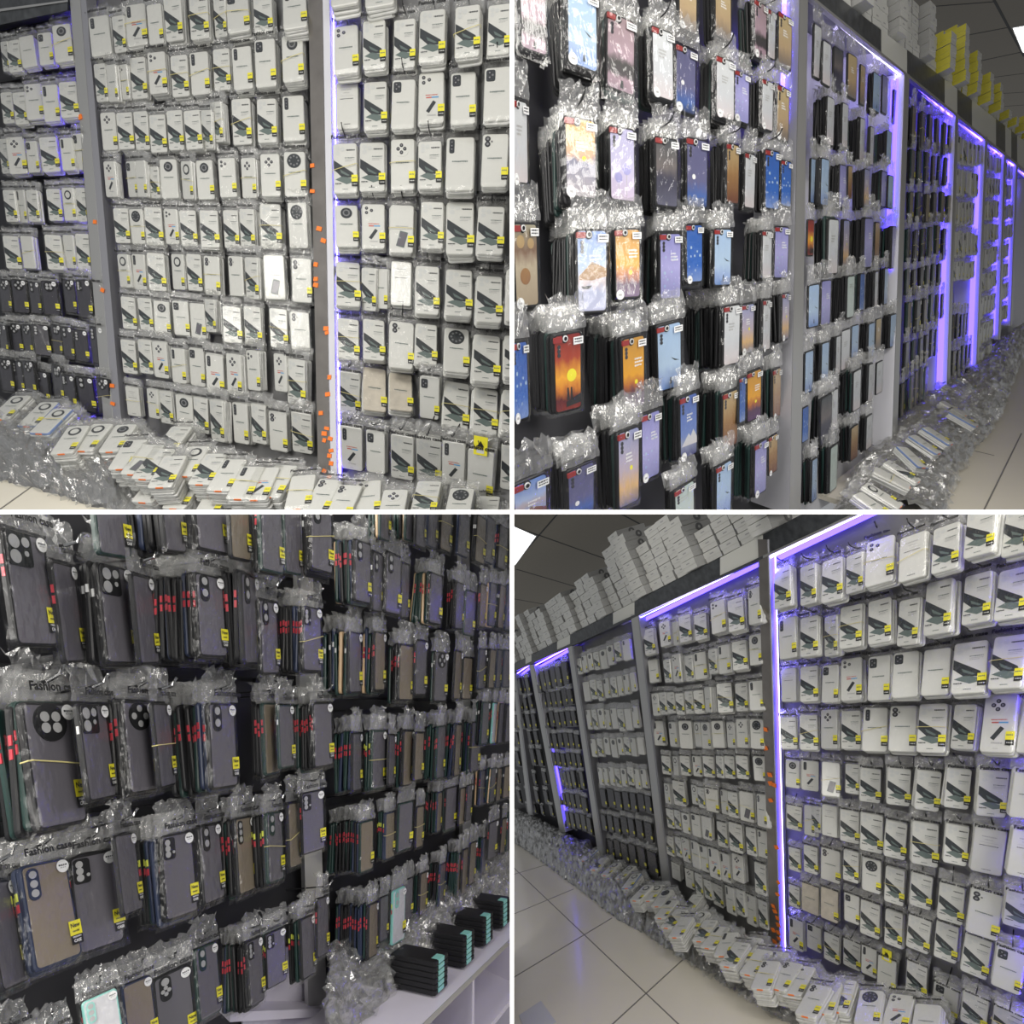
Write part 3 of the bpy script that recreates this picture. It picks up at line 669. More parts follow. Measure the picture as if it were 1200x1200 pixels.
# ================================================================== lower-right wall
BR_RIGHT = parse('''25,250,105,455,d; 150,240,223,440,d; 250,210,348,425,d; 365,190,443,380,d; 455,110,588,345,x; 612,90,738,325,w; 767,60,893,275,d; 922,-40,1063,210,d; 1102,-40,1240,190,d
50,490,130,690,v; 150,485,233,680,d; 265,480,323,680,d; 335,430,438,640,d; 467,400,573,620,d; 607,400,703,630,d; 732,310,858,580,d; 912,275,1043,530,d; 1067,250,1220,510,d
62,730,130,890,w; 150,720,233,890,d; 252,715,328,895,s; 340,680,437,885,p; 467,670,568,885,s; 582,650,703,870,s; 722,635,848,860,n; 862,600,1023,850,d; 1042,570,1200,830,d
57,960,135,1110,d; 147,950,233,1115,d; 247,925,323,1110,q; 342,930,433,1110,d; 442,915,558,1120,v; 567,905,693,1120,t; 700,895,833,1125,d; 862,900,968,1110,d; 1002,850,1158,1125,p; 1178,870,1320,1130,n
82,1160,148,1295,r; 157,1165,238,1310,p; 252,1170,338,1335,g; 362,1180,428,1320,d; 430,1200,528,1365,d; 557,1200,668,1380,d; 692,1210,808,1405,d; 832,1200,948,1395,d; 982,1210,1123,1435,d; 1142,1220,1290,1445,n
87,1380,158,1490,d; 177,1370,208,1520,n; 212,1380,237,1500,d; 252,1370,323,1525,w; 337,1395,428,1555,d; 432,1410,538,1600,d; 547,1445,648,1630,d; 672,1450,798,1665,d; 827,1460,938,1660,d; 957,1480,1108,1705,w; 1132,1490,1280,1725,w
97,1570,153,1690,d; 167,1560,233,1700,d; 247,1575,338,1740,t; 352,1580,423,1740,d; 442,1620,528,1790,R; 547,1660,638,1845,d; 667,1690,768,1865,d; 797,1740,918,1935,d; 937,1770,1088,2005,t; 1107,1775,1250,1965,d
97,1745,148,1860,d; 157,1740,238,1890,b; 247,1760,328,1925,b; 357,1785,428,1935,s; 432,1820,523,2000,d; 547,1860,628,2045,d; 652,1890,758,2070,d; 782,1920,888,2115,d; 912,1980,1038,2190,d; 1057,2040,1195,2260,s
97,1900,163,2060,p; 182,1930,248,2065,s; 262,1970,333,2120,d; 352,2000,433,2150,d; 437,2030,508,2185,p; 512,2080,598,2260,y; 647,2105,743,2280,d; 772,2210,888,2390,s; 907,2250,1028,2430,d; 1052,2330,1190,2480,d''', 900, 600)
BR_MID = parse('''610,545,675,670,d; 692,510,740,630,p; 757,520,775,620,n; 782,480,840,610,d; 852,475,915,600,d; 932,410,998,570,x; 1012,400,1085,560,d; 1107,350,1165,530,t
640,690,685,800,n; 712,690,743,800,d; 752,665,790,800,p; 812,670,848,795,d; 854,655,910,785,v; 922,640,958,760,d; 967,620,1020,760,v; 1032,600,1100,740,d; 1112,570,1168,720,r
657,850,688,955,q; 692,845,723,950,d; 727,845,763,945,d; 768,850,805,950,d; 812,840,848,945,d; 853,835,900,945,d; 907,820,928,940,n; 962,800,1033,940,d; 1047,800,1103,935,d; 1112,790,1178,930,v
662,980,715,1095,p; 737,985,770,1100,s; 784,980,845,1110,r; 857,985,880,1100,o; 887,985,928,1110,r; 937,980,993,1105,r; 1007,985,1043,1105,q; 1052,970,1103,1105,q; 1117,970,1178,1110,R
697,1145,748,1230,d; 755,1150,778,1230,o; 787,1145,838,1235,d; 847,1150,888,1235,p; 897,1150,948,1240,d; 957,1150,988,1240,d; 997,1150,1043,1245,d; 1052,1145,1108,1250,d; 1132,1150,1188,1255,R
715,1270,738,1370,o; 742,1260,825,1380,d; 842,1280,868,1370,o; 872,1290,903,1390,d; 907,1295,968,1410,t; 982,1300,1008,1420,t; 1012,1310,1058,1435,d; 1067,1310,1133,1455,g; 1147,1320,1193,1480,t
725,1390,758,1485,d; 762,1395,790,1490,d; 797,1410,833,1510,r; 842,1415,883,1525,s; 890,1425,933,1540,g; 962,1450,1008,1575,d; 1017,1455,1080,1600,d; 1097,1475,1143,1615,d; 1152,1490,1198,1625,t
722,1515,758,1615,d; 767,1520,793,1620,d; 797,1525,833,1645,p; 842,1540,878,1675,v; 882,1560,918,1690,s; 922,1570,972,1725,p; 977,1595,1022,1740,p; 1032,1600,1085,1740,p; 1137,1640,1190,1800,d
742,1640,795,1730,w; 812,1670,853,1770,q; 859,1690,893,1805,d; 902,1720,933,1820,d; 942,1740,988,1855,d; 1002,1750,1043,1890,v; 1052,1765,1088,1900,d; 1097,1790,1143,1945,t; 1157,1815,1195,1960,d''', 600, 600)
for bay, rows, hk in (('right', BR_RIGHT, 1), ('middle', BR_MID, 0)):
    for r, row in enumerate(rows, 1):
        for i, (box, t, ex) in enumerate(row, 1):
            white_pack(BRf, box, t, where(i, r, bay, BRf), 0, 3 if hk else 4, bool(hk))
def q4(*a): return [v / 4 for v in a]
far = [('third', 'white', 8, [(305,560,690,765,590,690), (335,585,800,895,750,840), (350,600,930,1020,915,1020), (370,620,1060,1145,1060,1145), (405,640,1195,1275,1200,1295)]),
       ('third', 'dark', 7, [(415,660,1290,1380,1330,1420), (420,665,1410,1490,1460,1560), (425,690,1520,1600,1590,1710)]),
       ('fourth', 'dark', 6, [(115,265,765,850,700,805), (140,285,850,920,825,900), (150,305,940,1010,930,1000), (165,320,1040,1110,1040,1110), (185,330,1130,1195,1130,1200), (225,340,1205,1285,1220,1310), (220,360,1310,1365,1335,1420), (230,380,1395,1470,1430,1520)]),
       ('fifth', 'dark', 4, [(8,85,780,850,770,845), (8,100,870,930,865,930), (8,120,950,1020,945,1015), (10,130,1035,1100,1030,1095), (10,150,1110,1190,1115,1190), (10,180,1225,1275,1220,1280), (15,190,1300,1360,1300,1370), (60,210,1370,1410,1375,1430)])]
rowno = {}
for bay, kind, n, rows in far:
    for (l, r, tl, bl, tr, br) in rows:
        rowno[bay] = rowno.get(bay, 0) + 1
        for i, b in enumerate(prow(l, r, n, tl, bl, tr, br), 1):
            box = (600 + b[0] / 4, 600 + b[1] / 4, 600 + b[2] / 4, 600 + b[3] / 4)
            t = 'k' if kind == 'dark' else RN.choice('dddnrst')
            white_pack(BRf, box, t, where(i, rowno[bay], bay, BRf), 0, 2, False, True)

# ================================================================== upper-right wall
TR1 = parse('''780,-100,870,140,gold,20; 950,-80,1030,200,gold,45; 1135,0,1195,290,pink,70; 1200,40,1235,290,white,10; 1245,60,1315,330,gold,12
35,-90,165,240,pink,20; 255,-60,405,340,pale_blue,75; 440,60,580,450,pink,30; 655,125,760,480,white,60; 765,210,865,545,night,5; 955,265,1045,570,white,80; 1040,330,1115,585,violet,8; 1170,370,1225,620,white,50; 1240,400,1300,670,gold,15
8,460,65,880,white,10; 245,545,400,940,sunset,150; 455,590,580,955,lavender,50; 670,640,780,980,dark,70; 815,645,920,985,night,25; 1005,670,1065,965,brown,70; 1090,715,1140,985,white,25; 1185,700,1255,990,blue,35; 1260,750,1310,975,blue,8
8,1045,125,1450,beige,20; 300,1075,450,1475,sea,155; 480,1070,605,1405,ember,20; 690,1090,795,1410,violet,75; 815,1050,895,1330,blue,15; 945,1070,1030,1345,pale_blue,50; 1172,1080,1218,1310,white,85; 1225,1060,1300,1310,violet,8
8,1590,70,1990,blue,10; 195,1555,330,1945,red,100; 515,1570,625,1930,ember,160; 660,1510,815,1840,pale_blue,30; 990,1425,1070,1720,white,175; 1075,1420,1135,1665,dusk,8; 1175,1400,1212,1650,white,30; 1265,1370,1300,1600,dusk,50
495,2000,600,2390,dusk,90; 605,1920,695,2260,violet,5; 785,1840,870,2160,mountain,80; 985,1825,1060,2110,brown,110; 1065,1760,1095,1990,blue,3; 1100,1730,1170,1980,ember,10; 1222,1720,1260,1970,brown,45
8,2230,170,2600,sea,10; 260,2170,390,2500,night,75; 750,2260,870,2540,pale_green,45; 955,2160,1030,2450,pale_blue,55; 1135,2060,1195,2330,violet,85; 1202,2030,1245,2230,brown,8''', 600, 0)
TR2 = parse('''215,110,250,380,white,6; 255,190,295,410,white,6; 302,220,358,440,dark,5; 368,250,422,470,gold,6; 432,300,455,500,gold,4; 487,340,530,530,pale_blue,25; 535,350,560,540,violet,5; 582,420,620,590,dark,5
275,450,310,690,white,60; 347,480,375,700,white,35; 430,550,455,760,white,55; 478,590,495,780,white,15; 555,610,580,770,pale_blue,62
200,740,225,960,pale_blue,8; 247,740,285,970,pale_blue,35; 333,770,370,980,violet,48; 375,780,395,930,brown,4; 450,790,475,975,dusk,52; 530,800,560,975,violet,45; 562,820,588,980,pale_blue,5
185,1030,215,1200,red,5; 280,1025,330,1290,white,62; 352,1030,380,1260,dusk,15; 450,1020,490,1260,violet,70; 500,1040,522,1250,brown,8; 580,1060,600,1260,violet,55
188,1330,240,1540,pale_blue,8; 248,1310,295,1530,violet,8; 370,1290,405,1495,pale_green,85; 430,1280,452,1460,blue,25; 500,1270,515,1440,white,40; 545,1255,562,1430,pale_blue,35
172,1640,212,1850,pale_blue,6; 250,1600,285,1800,pale_blue,40; 318,1570,340,1760,white,32; 342,1540,385,1740,white,4; 390,1520,425,1680,pale_blue,6; 470,1510,500,1680,pale_blue,42; 505,1490,530,1640,gold,5; 572,1470,600,1630,pale_blue,35
160,1900,190,2080,blue,5; 240,1850,305,2090,dark,45; 292,1820,328,2030,white,5; 398,1730,435,1930,white,65; 470,1700,492,1890,white,65; 495,1690,550,1850,white,6
205,2140,230,2360,pale_blue,45; 290,2080,325,2310,pale_green,55; 385,1990,425,2160,brown,70; 460,1940,488,2110,white,35''', 900, 0)
for bay, rows, sm in (('first', TR1, 0), ('second', TR2, 1)):
    for r, row in enumerate(rows, 1):
        for i, (box, t, ex) in enumerate(row, 1):
            printed_pack(TRf, box, t, float(ex[0]) / 4, where(i, r, bay, TRf), 0, bool(sm), bay == 'first' and r in (1, 2, 3) and i % 2 == 0)
far = [('third', 'st', 6, [(660,865,490,680,590,730), (655,845,700,870,745,880), (650,865,900,1045,905,1040), (640,840,1080,1230,1060,1200), (635,815,1270,1390,1230,1330), (640,830,1410,1580,1370,1490), (630,800,1620,1790,1530,1650), (620,750,1790,1950,1700,1870)]),
       ('fourth', 'white', 6, [(885,1010,640,770,680,770), (880,1005,790,920,820,920), (875,970,940,1050,950,1050), (870,985,1080,1200,1100,1200), (865,970,1230,1320,1225,1300)]),
       ('fourth', 'st', 5, [(860,940,1470,1600,1460,1560), (855,955,1650,1780,1600,1690), (850,950,1790,1870,1720,1830)]),
       ('fifth', 'white', 5, [(1025,1095,710,800,740,810), (1020,1090,830,920,840,920), (1015,1085,940,1030,940,1020), (1010,1085,1050,1140,1045,1120), (1005,1080,1170,1260,1150,1230), (1000,1075,1290,1380,1260,1340), (995,1070,1400,1500,1370,1450), (990,1060,1530,1640,1490,1570), (988,1050,1660,1750,1600,1700)]),
       ('sixth', 'white', 4, [(1110,1165,760,830,785,850), (1110,1155,860,930,870,940), (1105,1150,960,1030,960,1020), (1100,1150,1060,1120,1050,1110), (1095,1145,1150,1210,1140,1200), (1092,1140,1240,1310,1230,1290), (1090,1130,1340,1420,1320,1390), (1085,1125,1450,1530,1420,1490)])]
rowno = {}
for bay, kind, n, rows in far:
    for (l, r, tl, bl, tr, br) in rows:
        rowno[bay] = rowno.get(bay, 0) + 1
        for i, b in enumerate(prow(l, r, n, tl, bl, tr, br), 1):
            f = .5 if kind == 'st' else .1
            box = (900 + (b[0] + (b[2] - b[0]) * f) / 4, b[1] / 4, 900 + b[2] / 4, b[3] / 4); wd = where(i, rowno[bay], bay, TRf)
            if kind == 'st': dark_pack(TRf, box, '-', (b[2] - b[0]) * .5 / 4, wd, RN.choice(('black', 'black', 'green')), 'smoke' if RN.random() < .6 else 'tan', 0, True, btn=None)
            else: white_pack(TRf, box, RN.choice('dnrst'), wd, 0, 2, False, True)

# ================================================================== lower-left wall
BL1 = parse('''440,-160,600,105,-,10,g; 760,-200,860,150,-,150,b; 905,-160,1075,125,-,15,b; 1078,-120,1172,190,-,5,b,tan; 1222,-100,1328,295,-,40,g; 1335,-60,1415,300,-,8,g; 1455,-60,1560,290,O,35,b
45,80,245,640,S,12,b; 275,230,378,715,-,10,b; 480,240,635,720,S,80,b; 640,290,730,720,-,4,b; 925,285,1058,685,O,210,b; 1140,285,1212,720,O,90,b; 1222,410,1305,765,O,12,b; 1420,440,1508,750,C,105,b
140,880,380,1475,Q,130,b; 392,890,525,1350,S,6,b; 590,880,742,1315,D,60,b; 748,890,798,1290,-,5,b; 985,890,1110,1295,O,170,b; 1240,890,1306,1230,-,45,g,tan; 1310,900,1378,1200,-,5,g; 1470,890,1560,1195,-,95,b
8,1700,62,2240,-,5,b; 130,1615,355,2130,V,75,n,tan; 348,1578,565,2055,C,15,b; 558,1490,652,1890,-,5,b; 765,1490,918,1905,C,112,b; 945,1450,1043,1835,O,8,b; 1112,1415,1200,1790,V,60,b,tan; 1255,1395,1328,1740,O,70,g; 1355,1350,1412,1670,-,10,b,tan; 1412,1300,1525,1600,C,8,b
405,2240,572,2600,V,10,m,mint; 590,2170,728,2540,-,12,n,tan; 735,2130,912,2530,P,15,b; 925,2010,1030,2380,O,5,g; 1165,1980,1235,2320,C,120,b; 1248,1945,1342,2230,C,15,b; 1415,1880,1478,2190,-,60,b; 1488,1790,1540,2090,-,10,b
20,2420,165,2800,-,5,b; 175,2425,350,2800,O,10,b''', 0, 600)
BL2 = parse('''585,-80,630,60,-,50,g; 705,-90,750,95,-,110,g; 752,-60,800,128,-,4,b; 808,-70,852,150,-,4,n; 868,-60,918,185,-,8,b,tan; 948,-30,1000,215,-,8,n; 1032,25,1075,235,-,10,b,tan; 1078,45,1118,225,-,4,n; 1128,80,1185,255,-,30,b
462,140,540,420,O,90,b; 548,190,598,470,O,5,b; 608,190,680,485,O,5,b; 682,250,718,490,-,4,b; 808,285,878,530,-,80,b; 937,330,975,550,-,42,b; 978,370,1028,580,-,6,g; 1050,340,1080,540,-,10,b,tan; 1095,330,1125,540,-,18,n; 1140,340,1165,550,-,18,b,tan; 1175,340,1210,560,-,10,n
437,560,495,850,-,120,b; 558,560,605,840,-,50,b,tan; 672,620,740,885,-,45,b,tan; 748,600,800,860,-,6,b; 827,655,908,890,D,15,b; 932,650,962,880,-,8,b,tan; 970,680,1012,880,-,6,b,tan; 1045,650,1075,820,-,12,n; 1095,650,1120,820,-,14,b,tan; 1130,650,1150,820,-,8,n; 1160,650,1195,820,-,8,n
455,1030,495,1310,-,80,b; 545,1020,608,1300,-,40,g; 625,1040,650,1280,-,10,b; 692,1020,735,1285,-,40,b,tan; 745,1030,785,1260,-,6,b,tan; 850,1000,885,1250,-,60,g; 938,990,955,1240,-,50,b,tan; 1010,980,1050,1220,-,55,b
490,1440,550,1690,-,150,g,tan; 608,1400,650,1630,-,40,n,tan; 662,1355,740,1590,-,6,g; 752,1375,785,1575,-,5,b,tan; 850,1310,870,1500,-,55,n,tan; 880,1285,948,1490,-,8,b; 955,1290,985,1465,-,5,b,tan; 988,1280,1012,1445,-,4,b
530,1820,572,2095,-,150,b,tan; 582,1790,620,2020,-,8,b; 640,1755,700,2025,O,10,m,mint; 692,1710,735,1920,-,4,b; 770,1680,802,1895,-,30,b,tan; 862,1640,885,1850,-,55,n; 948,1590,965,1810,-,55,g,tan; 968,1570,992,1800,-,4,b,tan; 1002,1540,1030,1750,-,6,b,tan; 1060,1520,1082,1730,-,25,n''', 300, 600)
BL3 = parse('''1060,890,1090,1090,-,30,g; 1110,895,1130,1085,-,18,m,mint; 1140,895,1165,1085,-,10,b; 1172,900,1200,1080,-,8,b
1050,1215,1075,1370,-,25,n; 1100,1210,1122,1350,-,20,g; 1130,1205,1150,1350,-,8,b,tan; 1160,1190,1195,1340,-,12,b,tan
1078,1445,1142,1630,-,6,b; 1150,1430,1172,1600,-,6,b,tan; 1180,1400,1200,1590,-,6,g''', 300, 600)
CN = {'b': 'black', 'g': 'green', 'n': 'navy', 'm': 'mint'}
for bay, rows, sm in (('first', BL1, 0), ('second', BL2, 1), ('third', BL3, 1)):
    for r, row in enumerate(rows, 1):
        for i, (box, t, ex) in enumerate(row, 1):
            col = CN[ex[1]]; back = ex[2] if len(ex) > 2 else 'smoke'
            low = bay != 'first' and r >= 4
            keys = {0: ('st_black0', 'st_black1', 'st_black2', 'st_black0', 'st_black1', 'st_black2', 'st_navy1', 'st_green1' if r > 2 else 'st_black0'), 1: ('st_black0', 'st_green0', 'st_navy0', 'st_green1', 'st_black1', 'st_tan0' if r < 4 else 'st_green2')}[sm]
            if (bay, r, i) == ('second', 6, 1): keys = ('st_black0', 'st_green0', 'st_navy1', 'st_green1', 'st_black1', 'st_navy2', 'st_black2', 'st_mint0', 'st_navy0')
            dark_pack(BLf, box, t, float(ex[0]) / 4, where(i, r, bay, BLf), col, back, 0, bool(sm), bay == 'first', None, keys, RN.choice(('btn_red', 'btn_red', 'btn_yel')) if r > 3 else RN.choice(('btn_red', 'btn_red', 'btn_red', 'btn_white')))
WORLD = .24
SC.view_settings.exposure = .22
LAMPS = [(-1.0, .1, 3.2, 1.4, .7, 24, -1.0, 2.2, 1.2), (1.0, .1, 3.2, 1.4, .7, 22, 1.0, 2.2, 1.2), (-1.3, -.3, 2.0, 1.2, .6, 31, 1.2, 2.0, .8), (1.2, -.3, 2.0, 1.2, .6, 24, -.5, 1.4, .8)]  # last two are low fill lamps, added to brighten the walls

# ================================================================== racks, floors, ceilings
for k, vp in (('TL', (599, 168)), ('TR', (-106, 224)), ('BL', (-119, 817)), ('BR', (1345, 765))):
    f = FR[k]; d = f.ray(*vp).normalized(); f.M = -d                         # out of the rack, towards the aisle
    f.G = f.U.cross(f.M).normalized()
    if f.G.dot(f.V) < 0: f.G.negate()
class Thing:
    """collects world-space solids as named parts under one root"""
    def __init__(s, fr, name, base, label, cat, group=None):
        s.fr = fr; s.base = base; s.root = empty(name, Matrix.Translation(W(base)), label, cat, group); s.parts = []
    def loc(s, X): return W(X) - W(s.base)
    def solid(s, part, quad, back, m, parent=None):
        """four corners (lens axes) pushed back by a vector"""
        mb = MB(); mb.hexa([s.loc(p) for p in quad], [s.loc(p + back) for p in quad], m)
        return obj(part, mb.mesh(part), parent or s.root, None, s.fr)
    def px(s, part, pix, n, depth, m, parent=None):
        return s.solid(part, [s.fr.at(x, y, n) for x, y in pix], s.fr.M * -depth, m, parent)
def strip(fr, a, b, w, n):
    """thin quad between two pixels at offset n from the pack faces, width w metres"""
    A, B = fr.at(*a, n), fr.at(*b, n); s = (B - A).cross(fr.N).normalized() * w / 2
    return [A - s, A + s, B + s, B - s]
def bay(fr, words, board, bm, nb, posts=(), leds=(), rims=(), rails=(), tops=()):
    base = fr.at(*board[3], nb)
    t = Thing(fr, 'display_rack', base, f"{words}, {fr.name} picture", 'display rack', f"display racks along the wall, {fr.name} picture")
    t.px('back_panel', board, nb, .012, bm)
    for a, b, c, d, n, dep, m in posts: t.px('upright', (a, b, c, d), n, dep, m)
    for a, b, w, n, m in leds: t.solid('light_strip', strip(fr, a, b, w, n), fr.N * -.006, m)
    for q, n, dep, m in rims: t.px('top_rim', q, n, dep, m)
    for a, b, w, n in rails: t.solid('rail', strip(fr, a, b, w, n), fr.N * -.01, 'black_metal')
    for q, n, dep, m in tops: t.px('fascia_panel', q, n, dep, m)
    return t
NB = -.075
# upper-left
bay(TLf, 'white pack rack left of the left upright', [(-60, -40), (96, -40), (140, 545), (-60, 545)], 'board_dark', NB, tops=[([(-60, 42), (79, 12), (79, -30), (-60, -30)], .01, .08, 'fascia'), ([(-60, 22), (79, 2), (79, 0), (-60, 18)], .013, .004, 'upright_silver')],
    rails=[((-10, 96), (90, 80), .012, NB + .01), ((-10, 158), (95, 143), .012, NB + .01), ((-10, 212), (100, 203), .012, NB + .01), ((-10, 268), (108, 262), .012, NB + .01)],
    leds=[((87, -10), (129, 500), .008, -.062, 'led')], posts=[((81, -10), (84, -10), (126, 510), (122, 510), .0, .02, 'black_metal')])
bay(TLf, 'middle white pack rack between the grey upright and the stickered mirror upright', [(90, -40), (384, -40), (396, 600), (130, 600)], 'board_grey', NB,
    posts=[((81, -10), (93, -10), (134, 512), (123, 512), .004, .012, 'upright_silver'), ((92, -10), (100, -10), (144, 515), (134, 512), .002, .07, 'upright_grey')],
    leds=[((97, -4), (103, 18), .01, -.04, 'led')], rails=[((140, 125), (360, 95), .01, NB + .01), ((150, 183), (360, 168), .01, NB + .01), ((150, 237), (365, 236), .01, NB + .01), ((150, 292), (370, 300), .01, NB + .01), ((150, 340), (375, 360), .01, NB + .01)])
bay(TLf, 'right white pack rack lit violet beside the mirror upright', [(378, -40), (660, -40), (660, 640), (392, 640)], 'board_grey', NB,
    posts=[((361, -10), (378, -10), (388, 572), (373, 572), .004, .012, 'mirror_strip'), ((377, -10), (386, -10), (395, 575), (387, 572), .004, .07, 'panel_white')],
    leds=[((390, -5), (398, 566), .016, -.03, 'led_wide'), ((390.5, -5), (398.5, 566), .003, -.028, 'led_white')], rails=[((395, 92), (610, 60), .01, NB + .01), ((395, 158), (610, 145), .01, NB + .01), ((395, 228), (610, 225), .01, NB + .01), ((395, 298), (610, 308), .01, NB + .01), ((395, 425), (610, 452), .01, NB + .01), ((395, 490), (610, 520), .01, NB + .01)])
# orange stickers on the mirror upright: each its own little label
STK = [(366, 194), (366, 224), (374, 268), (379, 282), (370, 310), (370, 327), (370, 334), (382, 385), (383, 390), (386, 442), (384, 462), (376, 484), (383, 502), (380, 508), (387, 514), (380, 516), (388, 528), (386, 534), (388, 543), (380, 552), (386, 559), (94, 137), (111, 260), (120, 340), (131, 452), (132, 473)]
def stickers(fr, pts, n, words):
    for i, (x, y) in enumerate(pts):
        P = fr.at(x, y, n); s = P.z / F; mb = MB(); w, h = RN.uniform(2.4, 3.6) * s, RN.uniform(2.0, 2.8) * s
        mb.prism([(-w, -h), (w, -h * .8), (w * .9, h), (-w, h * .8)], -.001, .001, 'orange'); a = RN.gauss(0, .2)
        x_ = (fr.U * math.cos(a) + fr.V * math.sin(a)).normalized(); y_ = -(fr.V - x_ * fr.V.dot(x_)).normalized()
        o = obj('price_sticker', mb.mesh('price_sticker'), None, basis(P, x_, y_, x_.cross(y_)), fr); setp(o, f"small orange price sticker on {words}", 'sticker', f"orange stickers on {words}")
stickers(TLf, STK[:21], .006, 'the mirror upright, upper-left picture'); stickers(TLf, STK[21:], .006, 'the left upright, upper-left picture')

# upper-right
NR = -.125
def fas(fr, x0, x1, lo, up, n=0): return [(x0, lo(x0)), (x1, lo(x1)), (x1, up(x1)), (x0, up(x0))]
rlo = lambda x: 2 + .815 * (x - 956); rup = lambda x: 6 + .775 * (x - 995)
tp = [(937, -8, 947, 925, 938, 604), (1060, 87, 1066, 1045, 1051, 527), (1120, 134, 1123.5, 1109, 1112.5, 473), (1155, 160, 1157.5, 1144, 1146.5, 433), (1177, 178, 1179.2, 1170, 1172.2, 398), (1191, 190, 1193, 1184, 1186, 382)]
sides = []
nm = ['first rack of printed cases, nearest', 'second rack of printed cases under a white strip', 'third rack with dark edge-on cases', 'fourth rack of pale cases with violet side', 'fifth narrow rack of pale cases', 'sixth rack far down the aisle', 'last rack at the far end']
edges = [(560, -40, 560, 640)] + [((a + c) / 2, b, (d + e) / 2, f) for a, b, c, d, e, f in tp] + [(1215, 205, 1215, 372)]
for i in range(7):
    a, b = edges[i], edges[i + 1]
    yt0, yt1 = (a[1] if i == 0 else rlo(a[0])), rlo(b[0])
    if i == 0: yt0 = yt1 = -40
    posts, leds, rims, tops = [], [], [], []
    if i < 6:
        x0, y0, x1, x2, x3, y1 = tp[i]
        posts.append(((x0, y0), (x1, y0), (x3, y1), (x2, y1), .012, .02, 'upright_silver'))
        posts.append(((x0 - .3, y0), (x0 + .7, y0), (x2 + .7, y1), (x2 - .3, y1), .012, .14, 'upright_grey' if i == 0 else 'panel_white'))
        sides.append((i, TRf.at(x0 - .3, y0 + 5, .012), TRf.at(x2 - .3, y1 - 5, .012)))
    if i >= 1:
        rims.append(([(a[0], rlo(a[0]) - 3.5), (b[0], rlo(b[0]) - 3.5), (b[0], rlo(b[0])), (a[0], rlo(a[0]))], .014, .02, 'upright_silver'))
        leds.append(((a[0] + 2, rlo(a[0]) + 2.0), (b[0] - 2, rlo(b[0]) + 1.0), .012, .0, 'led' if i > 1 else 'led_white'))
        leds.append(((a[0] + 2, rlo(a[0]) + 4.5), (b[0] - 2, rlo(b[0]) + 3), .018, -.03, 'led_wide'))
        N_ = 4 if i < 3 else 2
        for k in range(N_):
            xa, xb = a[0] + (b[0] - a[0]) * k / N_, a[0] + (b[0] - a[0]) * (k + 1) / N_
            tops.append(([(xa, rlo(xa) - 3.5), (xb, rlo(xb) - 3.5), (xb, min(rup(xb), rlo(xb) - 6)), (xa, min(rup(xa), rlo(xa) - 6))], .008, .2, 'fascia_pale' if k == N_ - 1 - (i > 3) else 'fascia'))  # pale pieces paint white light reflections into the fascia colour
    T_ = bay(TRf, nm[i], [(a[0] - 12, yt0 if i == 0 else rlo(a[0]) - 2), (b[0] - 4, yt1 - 2 if i else -40), (b[2] - 4, b[3] + 18), (a[2] - 12, a[3] + (18 if i else 0))], 'board_dark' if i in (0,) else 'panel_white' if i in (1, 3, 4, 5, 6) else 'board_grey', NR, posts, leds, rims, (), tops)

    if i < 6:
        _, A, B = sides[-1]; k = -TRf.M * .05; A, B = A + k - TRf.U * .004, B + k - TRf.U * .004
        if i == 0: B = A.lerp(B, .22)
        if i == 1: B = A.lerp(B, .5)
        w_ = .012 if i < 1 else .03; T_.solid('light_strip', [A, A + TRf.M * w_, B + TRf.M * w_, B], -TRf.U * .006, 'led' if i < 1 else 'led_wide')
# lower-left
bay(BLf, 'nearest black rack of smoky cases', [(-60, 560), (372, 560), (384, 1240), (-60, 1240)], 'board_dark', -.13,
    posts=[((346, 590), (364, 590), (384, 1205), (362, 1205), -.08, .02, 'upright_silver')], rails=[((318, 687), (350, 689), .03, -.10), ((300, 796), (356, 797), .025, -.10), ((-10, 786), (330, 790), .02, -.1), ((-10, 975), (330, 930), .02, -.1)])
bay(BLf, 'middle black rack of edge-on smoky cases', [(356, 560), (556, 560), (556, 1180), (372, 1240)], 'board_dark', -.13,
    posts=[((540, 590), (550, 590), (553, 1110), (543, 1110), -.08, .02, 'upright_silver')], rails=[((386, 825), (545, 828), .03, -.10), ((450, 743), (545, 747), .025, -.10), ((380, 940), (545, 920), .02, -.1)])
bay(BLf, 'far black rack at the right edge', [(547, 560), (640, 560), (640, 1130), (550, 1180)], 'board_dark', -.13, rails=[((553, 745), (620, 757), .03, -.1), ((553, 812), (620, 812), .03, -.1)])

